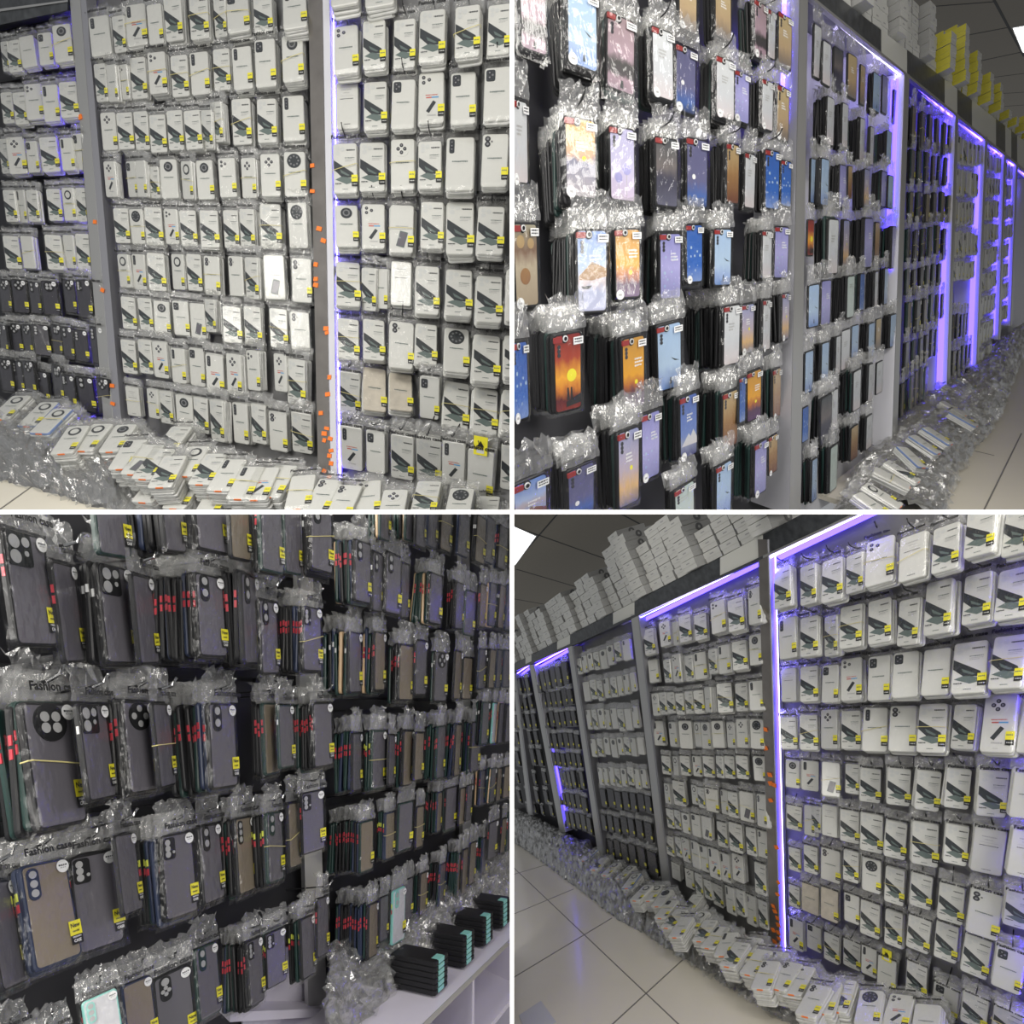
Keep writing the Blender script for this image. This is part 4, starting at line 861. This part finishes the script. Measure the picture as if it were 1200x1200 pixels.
# lower-right
blo = lambda x: 659 - .452 * (x - 885) if x < 893 else 650 - .466 * (x - 902); bup = lambda x: blo(x) - (9 + (x - 602) * .062)
nm = ['nearest white pack rack lit violet on its left', 'white pack rack left of the stickered upright', 'narrow rack with white cases above dark ones', 'dark case rack with violet left side', 'far dark case rack at the left edge']
bp = [(888, 632, 900, 903, 914, 1122), (739, 720, 748, 777, 786, 1042), (665, 757, 671, 701, 708, 1003), (620, 779, 625.5, 656, 662, 975), (600, 790, 604, 619, 624, 955)]
bed = [(1260, 480, 1260, 1330)] + [((a + c) / 2, b, (d + e) / 2, f) for a, b, c, d, e, f in bp]
for i in range(5):
    b, a = bed[i], bed[i + 1]                         # a is the left edge
    x0, y0, x1, x2, x3, y1 = bp[i]; posts = []; leds = []; rims = []; tops = []
    posts.append(((x0, y0), (x1, y0), (x3, y1), (x2, y1), .012, .02, 'mirror_strip' if i == 0 else 'upright_silver'))
    posts.append(((x1 - 1, y0), (x1 + .6, y0), (x3 + .6, y1), (x3 - 1, y1), .012, .09, 'panel_white' if i in (0, 3) else 'upright_grey'))
    if i == 1: leds.append(((x1 + 3, y0 + 4), (x1 + 8, y0 + 50), .01, -.03, 'led'))
    xr = min(b[0], 1180)
    rims.append(([(a[0], blo(a[0]) - 2.5), (xr, blo(xr) - 2.5), (xr, blo(xr) + .5), (a[0], blo(a[0]) + .5)], .014, .02, 'fascia' if i else 'upright_silver'))
    if i != 2: leds.append(((a[0] + 4, blo(a[0]) + 2.2), (xr - 3, blo(xr) + 2.2), .003 if i < 2 else .008, .0, 'led_white' if i < 2 else 'led'))
    if i != 2: leds.append(((a[0] + 6, blo(a[0]) + 6), (xr - 3, blo(xr) + 6), .02, -.04, 'led_wide'))
    n_ = 3 if i else 5
    for k in range(n_):
        xa, xb = a[0] + (xr - a[0]) * k / n_, a[0] + (xr - a[0]) * (k + 1) / n_
        tops.append(([(xa, blo(xa) - 2.5), (xb, blo(xb) - 2.5), (xb, bup(xb)), (xa, bup(xa))], .008, .2, 'fascia_pale' if (k == n_ - 1 and i) else 'fascia'))  # one pale piece per rack: reflected light painted as colour
    if i == 0: posts.append(((1228, 470), (1240, 470), (1240, 1300), (1228, 1300), .012, .09, 'upright_silver')); leds.append(((1222, 480), (1222, 1290), .006, -.02, 'led'))
    T_ = bay(BRf, nm[i], [(a[0] + 4, blo(a[0]) - 1), (xr + 14, blo(xr) - 4), (b[2] + 14, b[3] + 26), (a[2] + 4, a[3] + 26)] if i < 4 else [(560, 800), (xr + 14, blo(xr) - 4), (b[2] + 14, b[3] + 26), (560, 940)], 'board_grey' if i < 3 else 'board_dark', NB, posts, leds, rims, (), tops)
    if i in (0, 3):
        A, B = BRf.at(x1 + .6, y0 + 16 - i * 3, .012), BRf.at(x3 + .6, y1 - 5, .012); k = -BRf.M * .045 + BRf.U * .004; A, B = A + k, B + k
        T_.solid('light_strip', [A, A + BRf.M * .02, B + BRf.M * .02, B], BRf.U * .004, 'led_wide')
        if i == 0: T_.solid('light_strip', [A + BRf.U * .0042, A + BRf.M * .006 + BRf.U * .0042, B + BRf.M * .006 + BRf.U * .0042, B + BRf.U * .0042], BRf.U * .001, 'led_white')
stickers(BRf, [(897, 855), (897, 877), (902, 908), (903, 918), (907, 920), (903, 938), (910, 993), (912, 1034), (911, 1048), (906, 1062), (908, 1068), (911, 1076), (912, 1084), (906, 1090), (912, 1093), (913, 1100), (908, 1104), (912, 1110), (914, 1114)], .016, 'the mirror upright, lower-right picture')

# ------------------------------------------------------------------ floors and ceilings
def struct(name, mb, fr):
    o = obj(name, mb.mesh(name), None, Matrix(), fr); o['kind'] = 'structure'; return o
def slabplane(fr, Q, u0, u1, m0, m1, th, m, lines=(), lm='grout', lw=.006, lamp=None):
    mb = MB(); c = [Q + fr.U * u + fr.M * k for u, k in ((u0, m0), (u1, m0), (u1, m1), (u0, m1))]
    mb.hexa([W(p) for p in c], [W(p + fr.G * th) for p in c], m); up = -fr.G * (.0015 if th > 0 else -.0015)
    for (ax, ay, bx, by) in lines:
        A, B = fr.plane(ax, ay, Q, fr.G), fr.plane(bx, by, Q, fr.G); d = B - A; A, B = A - d * .0, B + d * .0
        s = d.cross(fr.G).normalized() * lw / 2; q = [A - s, B - s, B + s, A + s]
        mb.hexa([W(p + up) for p in q], [W(p) for p in q], lm)
    return mb
TLf.Q = TLf.at(132, 530, 0); BRf.Q = BRf.at(785, 1062, 0); TRf.Q = TRf.at(1047, 548, 0)
struct('floor', slabplane(TLf, TLf.Q, -3.5, 1.5, -.1, 1.0, .02, 'floor_tile', [(-4, 600, 52, 560), (-4, 556, 60, 556)]), TLf)
struct('floor', slabplane(TRf, TRf.Q, -.6, 7, -.2, 2.2, .02, 'floor_tile', [(1197, 508, 1150, 604), (1140, 528, 1165, 534)]), TRf)
struct('floor', slabplane(BRf, BRf.Q, -6, 1.6, -.1, 3.2, .02, 'floor_tile', [(602, 1017, 800, 1205), (598, 1148, 717, 1076), (715, 1203, 800, 1125), (598, 1073, 672, 1042), (598, 1026, 645, 1012)]), BRf)
qc = BRf.at(742, 705, 0) - BRf.V * .85; BRf.C = qc
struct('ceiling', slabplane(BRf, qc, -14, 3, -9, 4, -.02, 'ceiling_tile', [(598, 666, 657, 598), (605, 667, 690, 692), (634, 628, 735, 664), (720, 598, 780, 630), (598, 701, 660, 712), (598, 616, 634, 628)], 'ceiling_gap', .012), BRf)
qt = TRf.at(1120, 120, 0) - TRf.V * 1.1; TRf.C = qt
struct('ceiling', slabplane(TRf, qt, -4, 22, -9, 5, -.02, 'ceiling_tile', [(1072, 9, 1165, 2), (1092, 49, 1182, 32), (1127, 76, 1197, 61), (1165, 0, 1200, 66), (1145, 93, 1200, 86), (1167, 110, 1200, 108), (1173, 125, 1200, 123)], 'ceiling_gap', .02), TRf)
def lamp(fr, Q, quad, words):
    q = [fr.plane(x, y, Q + fr.G * .004, fr.G) for x, y in quad]; base = q[0]
    t = Thing(fr, 'ceiling_light', base, words, 'ceiling light'); t.solid('diffuser', q, -fr.G * .02, 'lamp')
    c = sum(q, Vector()) / 4; t.solid('frame', [c + (p - c) * 1.04 for p in q][::-1], -fr.G * .012, 'upright_silver')
lamp(BRf, qc, [(590, 612), (628, 628.5), (603.5, 662), (570, 645)], 'bright square ceiling light at the top left corner, lower-right picture')
lamp(TRf, qt, [(1187, 33), (1230, 25), (1245, 80), (1198.5, 61)], 'bright ceiling light at the right edge, upper-right picture')

# ------------------------------------------------------------------ boxes along the rack tops
def box_mesh(end, dot):
    mb = MB(); w, h, d = .05, .0215, .085
    P = [(-w, 0, 0), (w, 0, 0), (w, 2 * h, 0), (-w, 2 * h, 0), (-w, 0, -2 * d), (w, 0, -2 * d), (w, 2 * h, -2 * d), (-w, 2 * h, -2 * d)]
    mb.add(P, [(0, 1, 2, 3), (7, 6, 5, 4), (3, 2, 6, 7), (4, 5, 1, 0)], 'box_white'); mb.add(P, [(4, 0, 3, 7), (1, 5, 6, 2)], end)
    lid = .002                                                        # the lid overlaps the tray
    Q = [(-w - lid, h * .9, lid), (w + lid, h * .9, lid), (w + lid, 2 * h + .001, lid), (-w - lid, 2 * h + .001, lid), (-w - lid, h * .9, -2 * d - lid), (w + lid, h * .9, -2 * d - lid), (w + lid, 2 * h + .001, -2 * d - lid), (-w - lid, 2 * h + .001, -2 * d - lid)]
    mb.add(Q, [(0, 1, 2, 3), (7, 6, 5, 4), (3, 2, 6, 7), (4, 5, 1, 0)], 'box_white'); mb.add(Q, [(4, 0, 3, 7), (1, 5, 6, 2)], end)
    for s in (-1, 1):
        c = [(s * (w + lid + .0015), h * 1.05 + .018 * math.cos(t * .523), -d + .018 * math.sin(t * .523)) for t in range(12)]; mb.poly(c, 'box_dark')
        c = [(s * (w + lid + .0025), h * 1.05 + .007 * math.cos(t * .523), -d + .006 * math.sin(t * .523)) for t in range(12)]; mb.poly(c, end)
    if dot: mb.add([(-.012, h * 1.3, lid + .0006), (.012, h * 1.3, lid + .0006), (.012, h * 1.5, lid + .0006), (-.012, h * 1.5, lid + .0006)], [(0, 1, 2, 3)], 'ink_line')
    return mb.mesh('carton')
MESH['box_y'] = box_mesh('box_yellow', False); MESH['box_w'] = box_mesh('box_end', True)  # plain cartons: end faces coloured darker to imitate their shaded side
def yawed(x, y, z, a):
    q = Matrix.Rotation(a, 3, y); return q @ x, y, q @ z
def boxes(fr, x0, x1, base, prof, key, words, pitch=.111):
    A = fr.at(x0, base(x0), -.0); B = fr.at(x1, base(x1), -.0); d = (B - A); L = d.length; d = d / L; n = int(L / pitch); up = -(fr.V - d * fr.V.dot(d)).normalized(); zz = d.cross(up).normalized()
    if zz.dot(fr.N) < 0: d_ = -d; zz = d_.cross(up).normalized()
    else: d_ = d
    for i in range(n):
        P = A + d * (i + .5) * pitch; px, py = fr.pix(P); 
        t = None
        for (xa, ya), (xb, yb) in zip(prof, prof[1:]):
            if xa <= px <= xb: t = ya + (yb - ya) * (px - xa) / max(.01, xb - xa)
        if t is None: continue
        hp = F * .0465 / P.z; lv = max(1, round((py - t) / hp))
        kind = key if isinstance(key, str) else key(px)
        for k in range(min(lv, 14)):
            q = P + zz * ((.05 if i % 3 == 0 else 0) if kind == 'box_y' else (.04 if i % 4 == 1 else 0)) + up * k * .0465 + zz * RN.uniform(-.007, .003) + d * RN.uniform(-.003, .003)
            place = f"{ORD[k + 1]} from the bottom of stack {i + 1} along the rack top" 
            o = obj('carton', MESH[kind], None, basis(q, *yawed(d_, up, zz, RN.gauss(0, .018))), fr)
            setp(o, f"{'yellow-ended' if kind == 'box_y' else 'white'} carton, {ordw(k + 1)} up, {fr.name} picture, {ordw(i + 1)} stack from the {'near' if fr is TRf else 'far'} end", 'box', f"cartons stacked on the rack tops, {fr.name} picture")
boxes(TRf, 985, 1215, rup, [(960, -30), (1069, -5), (1070, 10), (1084, 24), (1085, 40), (1099, 47), (1100, 50), (1126, 49), (1127, 74), (1137, 76), (1138, 95), (1160, 98), (1161, 108), (1171, 112), (1172, 140), (1195, 143), (1215, 165)], lambda x: 'box_y' if x > 1092 else 'box_w', '')
boxes(BRf, 602, 930, bup, [(590, 742), (625, 741), (626, 715), (650, 713), (653, 706), (656, 703), (672, 694), (686, 694), (687, 672), (713, 672), (715, 676), (732, 675), (733, 641), (738, 624), (752, 622), (765, 628), (778, 634), (780, 614), (796, 606), (811, 602), (825, 610), (840, 612), (842, 590), (960, 560)], 'box_w', '')

# ------------------------------------------------------------------ heaps of bagged stock along the floor
def heap(fr, wall, edge, words, core='heap_core', bulge=.06, seed=1, nseg=20, lift=0.0, edge_n=None):
    """lofted mound from the rack's foot to the floor, with a loose crumpled film over it"""
    r = random.Random(seed); rows = []
    up = -fr.G
    for w, e in zip(wall, edge):
        A = fr.at(*w, -.05); B = fr.plane(*e, fr.Q, fr.G) if edge_n is None else fr.at(*e, edge_n); rows.append((A, B))
    full = []
    for (A, B), (A2, B2) in zip(rows, rows[1:]):
        m = max(2, int((A2 - A).length / .022)); m = min(m, 60)
        for k in range(m): full.append((A.lerp(A2, k / m), B.lerp(B2, k / m)))
    full.append(rows[-1])
    def sheet(amp, off, name, mtl):
        mb = MB(); vs = []
        for A, B in full:
            for k in range(nseg + 1):
                t = k / nseg; P = A.lerp(B, t) + up * (bulge * math.sin(math.pi * t) ** .8 + off) 
                P = P + Vector((r.uniform(-amp, amp), r.uniform(-amp, amp), r.uniform(-amp, amp)))
                vs.append(W(P))
        n = nseg + 1; fs = [(i * n + k, i * n + k + 1, (i + 1) * n + k + 1, (i + 1) * n + k) for i in range(len(full) - 1) for k in range(nseg)]
        mb.add(vs, fs, mtl); return mb.mesh(name)
    o = obj('bagged_stock_heap', sheet(.009, -.012, 'bagged_stock_heap', core), None, Matrix(), fr); setp(o, words, 'heap of bags', None, 'stuff')
    obj('loose_film', sheet(.014, .006, 'loose_film', 'heap_film'), o, None, fr)
    obj('loose_film', sheet(.017, .018, 'loose_film', 'heap_film'), o, None, fr)
heap(TLf, [(-20, 470), (40, 478), (90, 492), (140, 500)], [(-20, 560), (40, 574), (90, 590), (140, 603)], 'crumpled clear bags of stock heaped along the left rack foot, upper-left picture', 'heap_dark', .09, 1)
heap(TLf, [(140, 500), (220, 520), (300, 540), (390, 566), (480, 580), (640, 600)], [(135, 603), (220, 660), (300, 700), (390, 740), (480, 770), (640, 800)], 'crumpled film between the white packs on the floor, upper-left picture', 'heap_core', .02, 2)
heap(TRf, [(970, 610), (1007, 541), (1030, 520), (1052, 493), (1075, 472), (1112, 450), (1145, 425), (1172, 400), (1199, 383)], [(1104, 612), (1112, 580), (1120, 562), (1138, 532), (1155, 514), (1172, 486), (1184, 452), (1192, 432), (1204, 405)], 'long heap of crumpled bags along the rack foot, upper-right picture', 'heap_core', .10, 3)
heap(BRf, [(590, 946), (625, 960), (662, 978), (707, 1005), (745, 1025), (780, 1045)], [(590, 980), (618, 998), (650, 1022), (690, 1052), (722, 1078), (752, 1094)], 'crumpled grey bags heaped along the dark racks, lower-right picture', 'heap_dark', .10, 4)
heap(BRf, [(780, 1045), (840, 1080), (905, 1125), (1000, 1155), (1100, 1195), (1240, 1250)], [(752, 1094), (800, 1126), (840, 1152), (890, 1182), (960, 1230), (1080, 1300)], 'crumpled film under the white packs by the floor, lower-right picture', 'heap_core', .05, 5)

# packs lying on the heaps, each on its own little stack
def lying(fr, px, py, t, words, h=.13, yaw=0.0, under=4, S=1.0, pitch=.25, body='body_white'):
    P = fr.plane(px, py, fr.Q - fr.G * h, fr.G); up = -fr.G
    y = (-fr.M * math.cos(yaw) + fr.U * math.sin(yaw)); y = (y - up * y.dot(up)).normalized(); y = (y * math.cos(pitch) + up * math.sin(pitch)).normalized()
    x = fr.U - y * fr.U.dot(y); x.normalize(); z = x.cross(y)
    if z.dot(up) < 0: x = -x; z = x.cross(y)
    mw = basis(P - z * CT, x, y, z, S)
    white_build(fr, mw, t, words, under, False, False, RN.random() < .5, body, True)
    for k in range(1, under + 1): pass
TLLY = [(12, 477, 'o', 0), (45, 485, 'o', 1), (60, 493, 'o', 1), (82, 515, 'o', 0), (108, 512, 'o', 0), (138, 513, 'r', 0), (150, 532, 's', 0), (167, 538, 'g', 0), (180, 543, 'd', 0), (196, 552, 'd', 0), (202, 515, 'd', 0), (224, 540, 'o', 0), (244, 549, 'd', 0), (266, 556, 'v', 0), (288, 565, 'v', 0), (306, 566, 'p', 0), (325, 563, 'n', 0), (352, 576, 'n', 0), (378, 581, 't', 0), (402, 588, 't', 0), (431, 583, 'x', 0), (499, 583, 'd', 0), (538, 592, 'R', 0), (460, 594, 'q', 0), (335, 590, 'd', 0), (250, 585, 'n', 0), (215, 577, 's', 0), (180, 570, 'n', 0), (570, 600, 'd', 0)]
for i, (x, y, t, b) in enumerate(TLLY, 1):
    lying(TLf, x, y, t, f"lying {ordw(i)} along the floor heap, {TLf.name} picture", .16 if i <= 24 else .08, RN.gauss(.05, .08), 8, 1.08, .22, 'body_blue' if b else 'body_white')
BRLY = [(678, 692 + 300, 'n', 1), (690, 1002, 'o', 1), (702, 1012, 'd', 0), (716, 1018, 'o', 0), (733, 1022, 'o', 0), (740, 1032, 'o', 1), (752, 1046, 'o', 0), (766, 1046, 'o', 0), (776, 1052, 'R', 0), (781, 1065, 's', 0), (790, 1076, 'd', 0), (811, 1058, 'd', 0), (798, 1086, 'n', 0), (816, 1079, 'o', 0), (826, 1090, 'd', 0), (838, 1098, 'v', 0), (851, 1106, 'v', 0), (861, 1118, 'd', 0), (876, 1112, 'n', 0), (886, 1127, 'n', 0), (897, 1142, 't', 0), (906, 1130, 't', 0), (920, 1143, 't', 0), (936, 1148, 'x', 0), (953, 1172, 't', 0), (968, 1168, 't', 0), (985, 1166, 'd', 0), (1018, 1180, 'R', 0), (1052, 1185, 'p', 0), (1085, 1198, 'n', 0)]
for i, (x, y, t, b) in enumerate(BRLY, 1):
    lying(BRf, x, y, t, f"lying {ordw(i)} along the floor heap, {BRf.name} picture", .17, RN.gauss(0, .1), 8, 1.0, .3, 'body_blue' if b else 'body_white')
for i, (x, y, t, b) in enumerate([(1178, 400, 'n', 0), (1165, 412, 'n', 0), (1150, 425, 'n', 0), (1135, 450, 'd', 1), (1120, 458, 'n', 0), (1100, 510, 'n', 1), (1085, 520, 'n', 1), (1070, 535, 'n', 1), (1058, 552, 'd', 0), (1046, 560, 'n', 0), (1035, 580, 'o', 0), (1025, 592, 'n', 0), (1130, 490, 'n', 1), (1118, 478, 'n', 0)], 1):
    lying(TRf, x, y, t, f"lying {ORD[i]} on the aisle heap, {TRf.name} picture", .2, RN.gauss(0, .2), 3, .82, .3, 'body_blue' if b else 'body_white')

# ------------------------------------------------------------------ the low white cabinet and its stock, lower-left
A = BLf.at(400, 1292, .22); B = BLf.at(612, 1086, .22); dn = BLf.G; bk = -BLf.M * .36
cab = Thing(BLf, 'cubby_cabinet', A, 'low white cubby cabinet under the racks at the bottom right, lower-left picture', 'cabinet')
th = .016
cab.solid('top_board', [A, B, B + bk, A + bk], dn * th, 'cab_white')
cab.solid('edge_trim', [A, B, B + dn * th, A + dn * th], BLf.M * .002, 'upright_silver')
for t in (.30, .595, .99):
    P = A.lerp(B, t) + dn * th; w = (B - A).normalized() * .014
    cab.solid('divider_panel', [P, P + w, P + w + dn * .42, P + dn * .42], bk * .95, 'cab_white')
cab.solid('back_panel', [A + bk, B + bk, B + bk + dn * .45, A + bk + dn * .45], bk * .03, 'cab_white')
cab.solid('shelf_board', [A + dn * .2, B + dn * .2, B + dn * .2 + bk, A + dn * .2 + bk], dn * th, 'cab_white')
cb2 = Thing(BLf, 'storage_cabinet', BLf.at(300, 1200, -.1), 'white cabinet end panel left of the upright at the bottom, lower-left picture', 'cabinet')
cb2.px('back_panel', [(285, 1110), (372, 1110), (372, 1215), (285, 1215)], -.115, .01, 'cab_white')
cb2.solid('shelf_board', [BLf.at(270, 1186, -.06), BLf.at(378, 1182, -.06), BLf.at(378, 1182, -.06) - BLf.M * .06, BLf.at(270, 1186, -.06) - BLf.M * .06], BLf.G * .02, 'cab_white')
BLf.Q = A
heap(BLf, [(384, 1120), (420, 1110), (450, 1090), (490, 1062), (530, 1035), (570, 1010), (604, 985)], [(384, 1200), (425, 1200), (470, 1172), (500, 1130), (540, 1095), (570, 1070), (604, 1045)], 'crumpled clear bags heaped on the white cabinet, lower-left picture', 'heap_core', .05, 6, 20, 0, .08)
sheet = Thing(BRf, 'paper_sheet', BRf.plane(630, 1185, BRf.Q, BRf.G), 'white paper sheet on the floor tiles at the bottom left corner, lower-right picture', 'paper')
sheet.solid('page', [BRf.plane(x, y, BRf.Q - BRf.G * .002, BRf.G) for x, y in ((608, 1190), (634, 1173), (652, 1198), (618, 1215))], -BRf.G * .001, 'panel_white')
# boxed sets standing on the cabinet
def boxed(fr, px, py, words, w=.085, n=6, m='black_case', tagm='mint_case'):
    up = -fr.G; d = (B - A).normalized(); z = d.cross(up).normalized()
    if z.dot(fr.M) < 0: z = -z
    P = fr.plane(px, py, A, fr.G)
    for k in range(n):
        mb = MB(); mb.prism(rrect(.078, .15, .006), 0, .0125, m, .002)
        q = P + up * (.002 + k * .015)
        o = obj('boxed_case', mb.mesh('boxed_case'), None, basis(q - z * .06, d, -z, up if d.cross(-z).dot(up) > 0 else -up), fr)
        setp(o, f"black boxed case, {ORD[k + 1]} from the bottom of {words}, {fr.name} picture", 'phone case', f"boxed cases on the cabinet, {fr.name} picture")
        mb = MB(); mb.prism([(-.02, -.075 - .001), (.012, -.076), (.012, -.07), (-.02, -.07)], .002, .0132, tagm); obj('mint_label', mb.mesh('mint_label'), o, None, fr)
        if k == n - 1: mb = MB(); mb.prism([(-.018, -.07), (.014, -.07), (.014, -.05), (-.018, -.05)], .0125, .0132, tagm); obj('mint_label', mb.mesh('mint_label'), o, None, fr)
boxed(BLf, 512, 1160, 'the nearest mint-labelled stack'); boxed(BLf, 545, 1128, 'the second mint-labelled stack'); boxed(BLf, 568, 1104, 'the third mint-labelled stack'); boxed(BLf, 588, 1084, 'the farthest mint-labelled stack')

# ------------------------------------------------------------------ white partition between the four wall sections
mb = MB(); y0 = 1.0
def pt(px, py, z): return W(Vector(((px - CX) / F * z, (py - CY) / F * z, z)))
for (a, b, c, d), nmn in (((597.5, -40, 602.5, 1240), 'wall_partition'), ((-40, 597.5, 1240, 602.5), 'trim_1')):
    mb = MB(); z0, z1 = (.62, .66) if a > 0 else (.621, .66)
    q = [(a, b), (c, b), (c, d), (a, d)]
    mb.hexa([pt(x, y, z0) for x, y in q], [pt(x, y, z0) + (pt(600, 600, z1) - pt(600, 600, z0)) for x, y in q], 'divider'); o = obj(nmn, mb.mesh(nmn), None, Matrix()); o['kind'] = 'structure'

# ------------------------------------------------------------------ light: the shop's ceiling panels, two added low fill lamps and the room's bounce
w = bpy.data.worlds.new('room'); SC.world = w; w.use_nodes = True; bg = w.node_tree.nodes['Background']; bg.inputs[0].default_value = (.95, .97, 1, 1); bg.inputs[1].default_value = WORLD
for i, (x, y, z, sx, sy, e, tx, ty, tz) in enumerate(LAMPS):
    ld = bpy.data.lights.new('ceiling_lamp', 'AREA'); ld.shape = 'RECTANGLE'; ld.size = sx; ld.size_y = sy; ld.energy = e; ld.color = (1, .97, .92)
    lo = bpy.data.objects.new('ceiling_lamp', ld); COL.objects.link(lo); lo.location = (x, y, z); lo.rotation_euler = (Vector((tx, ty, tz)) - Vector((x, y, z))).to_track_quat('-Z', 'Y').to_euler()

# ------------------------------------------------------------------ stacked cases: the largest each on its own, the rest as one mass per kind
KN = {'white': ('edge_on_white_case', 290), 'printed': ('edge_on_printed_case', 290), 'smoky': ('edge_on_smoky_case', 290), 'dark': ('edge_on_dark_case', 60)}
rest = {}
def inside(fr, mw):
    P = mw.translation; 
    if P.y < .1: return False
    x, y = CX + F * P.x / P.y, CY + F * (CAMZ - P.z) / P.y; b = fr.bounds
    return b[0] - 60 < x < b[1] + 60 and b[2] - 60 < y < b[3] + 60
SLABS = [s for s in SLABS if inside(s[3], s[2])]
for kind, (nm_, cap) in KN.items():
    L_ = sorted([s for s in SLABS if s[6] == kind], key=lambda s: -s[0])
    for s in L_[:cap]:
        o = obj(nm_, MESH[s[1]], None, s[2], s[3]); setp(o, s[4], 'phone case', s[5])
        if s[7] and RN.random() < .8: obj('side_button', MESH[s[7]], o, Matrix.Translation((0, 0, .001)), s[3])
    rest[kind] = L_[cap:]
def cam(v): return (v.x, CAMZ - v.z, v.y)
def planes(fr):
    b = fr.bounds; out = []
    if b[0] > 0: out.append(Vector((1, -(b[0] - CX) / F, 0)))             # world normals pointing to the kept side
    if b[1] < 1200: out.append(Vector((-1, (b[1] - CX) / F, 0)))
    if b[2] > 0: out.append(Vector((0, -(b[2] - CY) / F, -1)))
    if b[3] < 1200: out.append(Vector((0, (b[3] - CY) / F, 1)))
    return out
CAM = Vector((0, 0, CAMZ)); PL = {f.name: planes(f) for f in FR.values()}
def trim(me, mw, fr):
    """('all' | 'none' | a trimmed copy) of a mesh against the dividers"""
    cut = []
    bb = me_bb(me); pts = [mw @ c for c in bb]
    for p in PL[fr.name]:
        v = [(q - CAM).dot(p) for q in pts]
        if max(v) <= 0: return 'none'
        if min(v) < 0: cut.append(p)
    if not cut: return 'all'
    bm = bmesh.new(); bm.from_mesh(me); inv = mw.inverted(); co_ = inv @ CAM
    for p in cut:
        no = (mw.to_3x3().transposed() @ p).normalized()
        g = bm.verts[:] + bm.edges[:] + bm.faces[:]
        if g: bmesh.ops.bisect_plane(bm, geom=g, dist=1e-6, plane_co=co_, plane_no=no, clear_inner=True, clear_outer=False)
    if not bm.faces: bm.free(); return 'none'
    m2 = me.copy(); bm.to_mesh(m2); bm.free(); return m2
BBC = {}
def me_bb(me):
    if me.name not in BBC:
        n = len(me.vertices); a = [0.0] * (3 * n); me.vertices.foreach_get('co', a); xs, ys, zs = a[0::3], a[1::3], a[2::3]
        BBC[me.name] = [Vector((x, y, z)) for x in (min(xs), max(xs)) for y in (min(ys), max(ys)) for z in (min(zs), max(zs))]
    return BBC[me.name]
gone = set(); kids = {}
for o in COL.objects:
    if o.parent: kids.setdefault(o.parent.name, []).append(o)
def out_of_frame(me, mw):
    pts = [mw @ c for c in me_bb(me)]
    if min(p.y for p in pts) < .05: return False
    xs = [CX + F * p.x / p.y for p in pts]; ys = [CY + F * (CAMZ - p.z) / p.y for p in pts]
    return max(xs) < -25 or min(xs) > 1225 or max(ys) < -25 or min(ys) > 1225
for o, fr in REG:
    mw = MW[o.name]; r_ = trim(o.data, mw, fr)
    if r_ == 'none' or (o.name.split('.')[0] not in ('floor', 'ceiling') and out_of_frame(o.data, mw)): gone.add(o.name)
    elif r_ != 'all': o.data = r_
BODY = {'case_body', 'case_frame'}
for o in list(COL.objects):                            # a case whose body is out of sight goes altogether
    if o.type == 'EMPTY':
        ks = kids.get(o.name, [])
        if ks and (all(k.name in gone for k in ks) or any(k.name.split('.')[0] in BODY and k.name in gone for k in ks)):
            gone.add(o.name)
            for k in ks: gone.add(k.name)
changed = True
while changed:
    changed = False
    for p, ks in kids.items():
        if p in gone:
            for k in ks:
                if k.name not in gone: gone.add(k.name); changed = True
for kind, L_ in rest.items():
    if not L_: continue
    vs, fs, ms, mats_ = [], [], [], []
    for s in L_:
        me = trim(MESH[s[1]], s[2], s[3])
        if me == 'none': continue
        if me == 'all': me = MESH[s[1]]
        if out_of_frame(MESH[s[1]], s[2]): continue
        idx = []
        for m in me.materials:
            if m not in mats_: mats_.append(m)
            idx.append(mats_.index(m))
        o_ = len(vs); mw = s[2]; vs += [tuple(mw @ v.co) for v in me.vertices]
        for p in me.polygons: fs.append(tuple(o_ + i for i in p.vertices)); ms.append(idx[p.material_index])
    me = bpy.data.meshes.new('m'); me.from_pydata(vs, [], fs)
    for m in mats_: me.materials.append(m)
    me.polygons.foreach_set('material_index', ms); me.update()
    nm_ = KN[kind][0]; o = bpy.data.objects.new(nm_, me); COL.objects.link(o)
    setp(o, f"remaining bagged {kind} cases seen edge-on, deep in the stacks behind the front packs", 'phone case', None, 'stuff')
for n_ in gone:
    o = bpy.data.objects.get(n_)
    if o: bpy.data.objects.remove(o)
print('objects', len(COL.objects), 'slabs', len(SLABS), 'top', sum(1 for o in COL.objects if not o.parent))
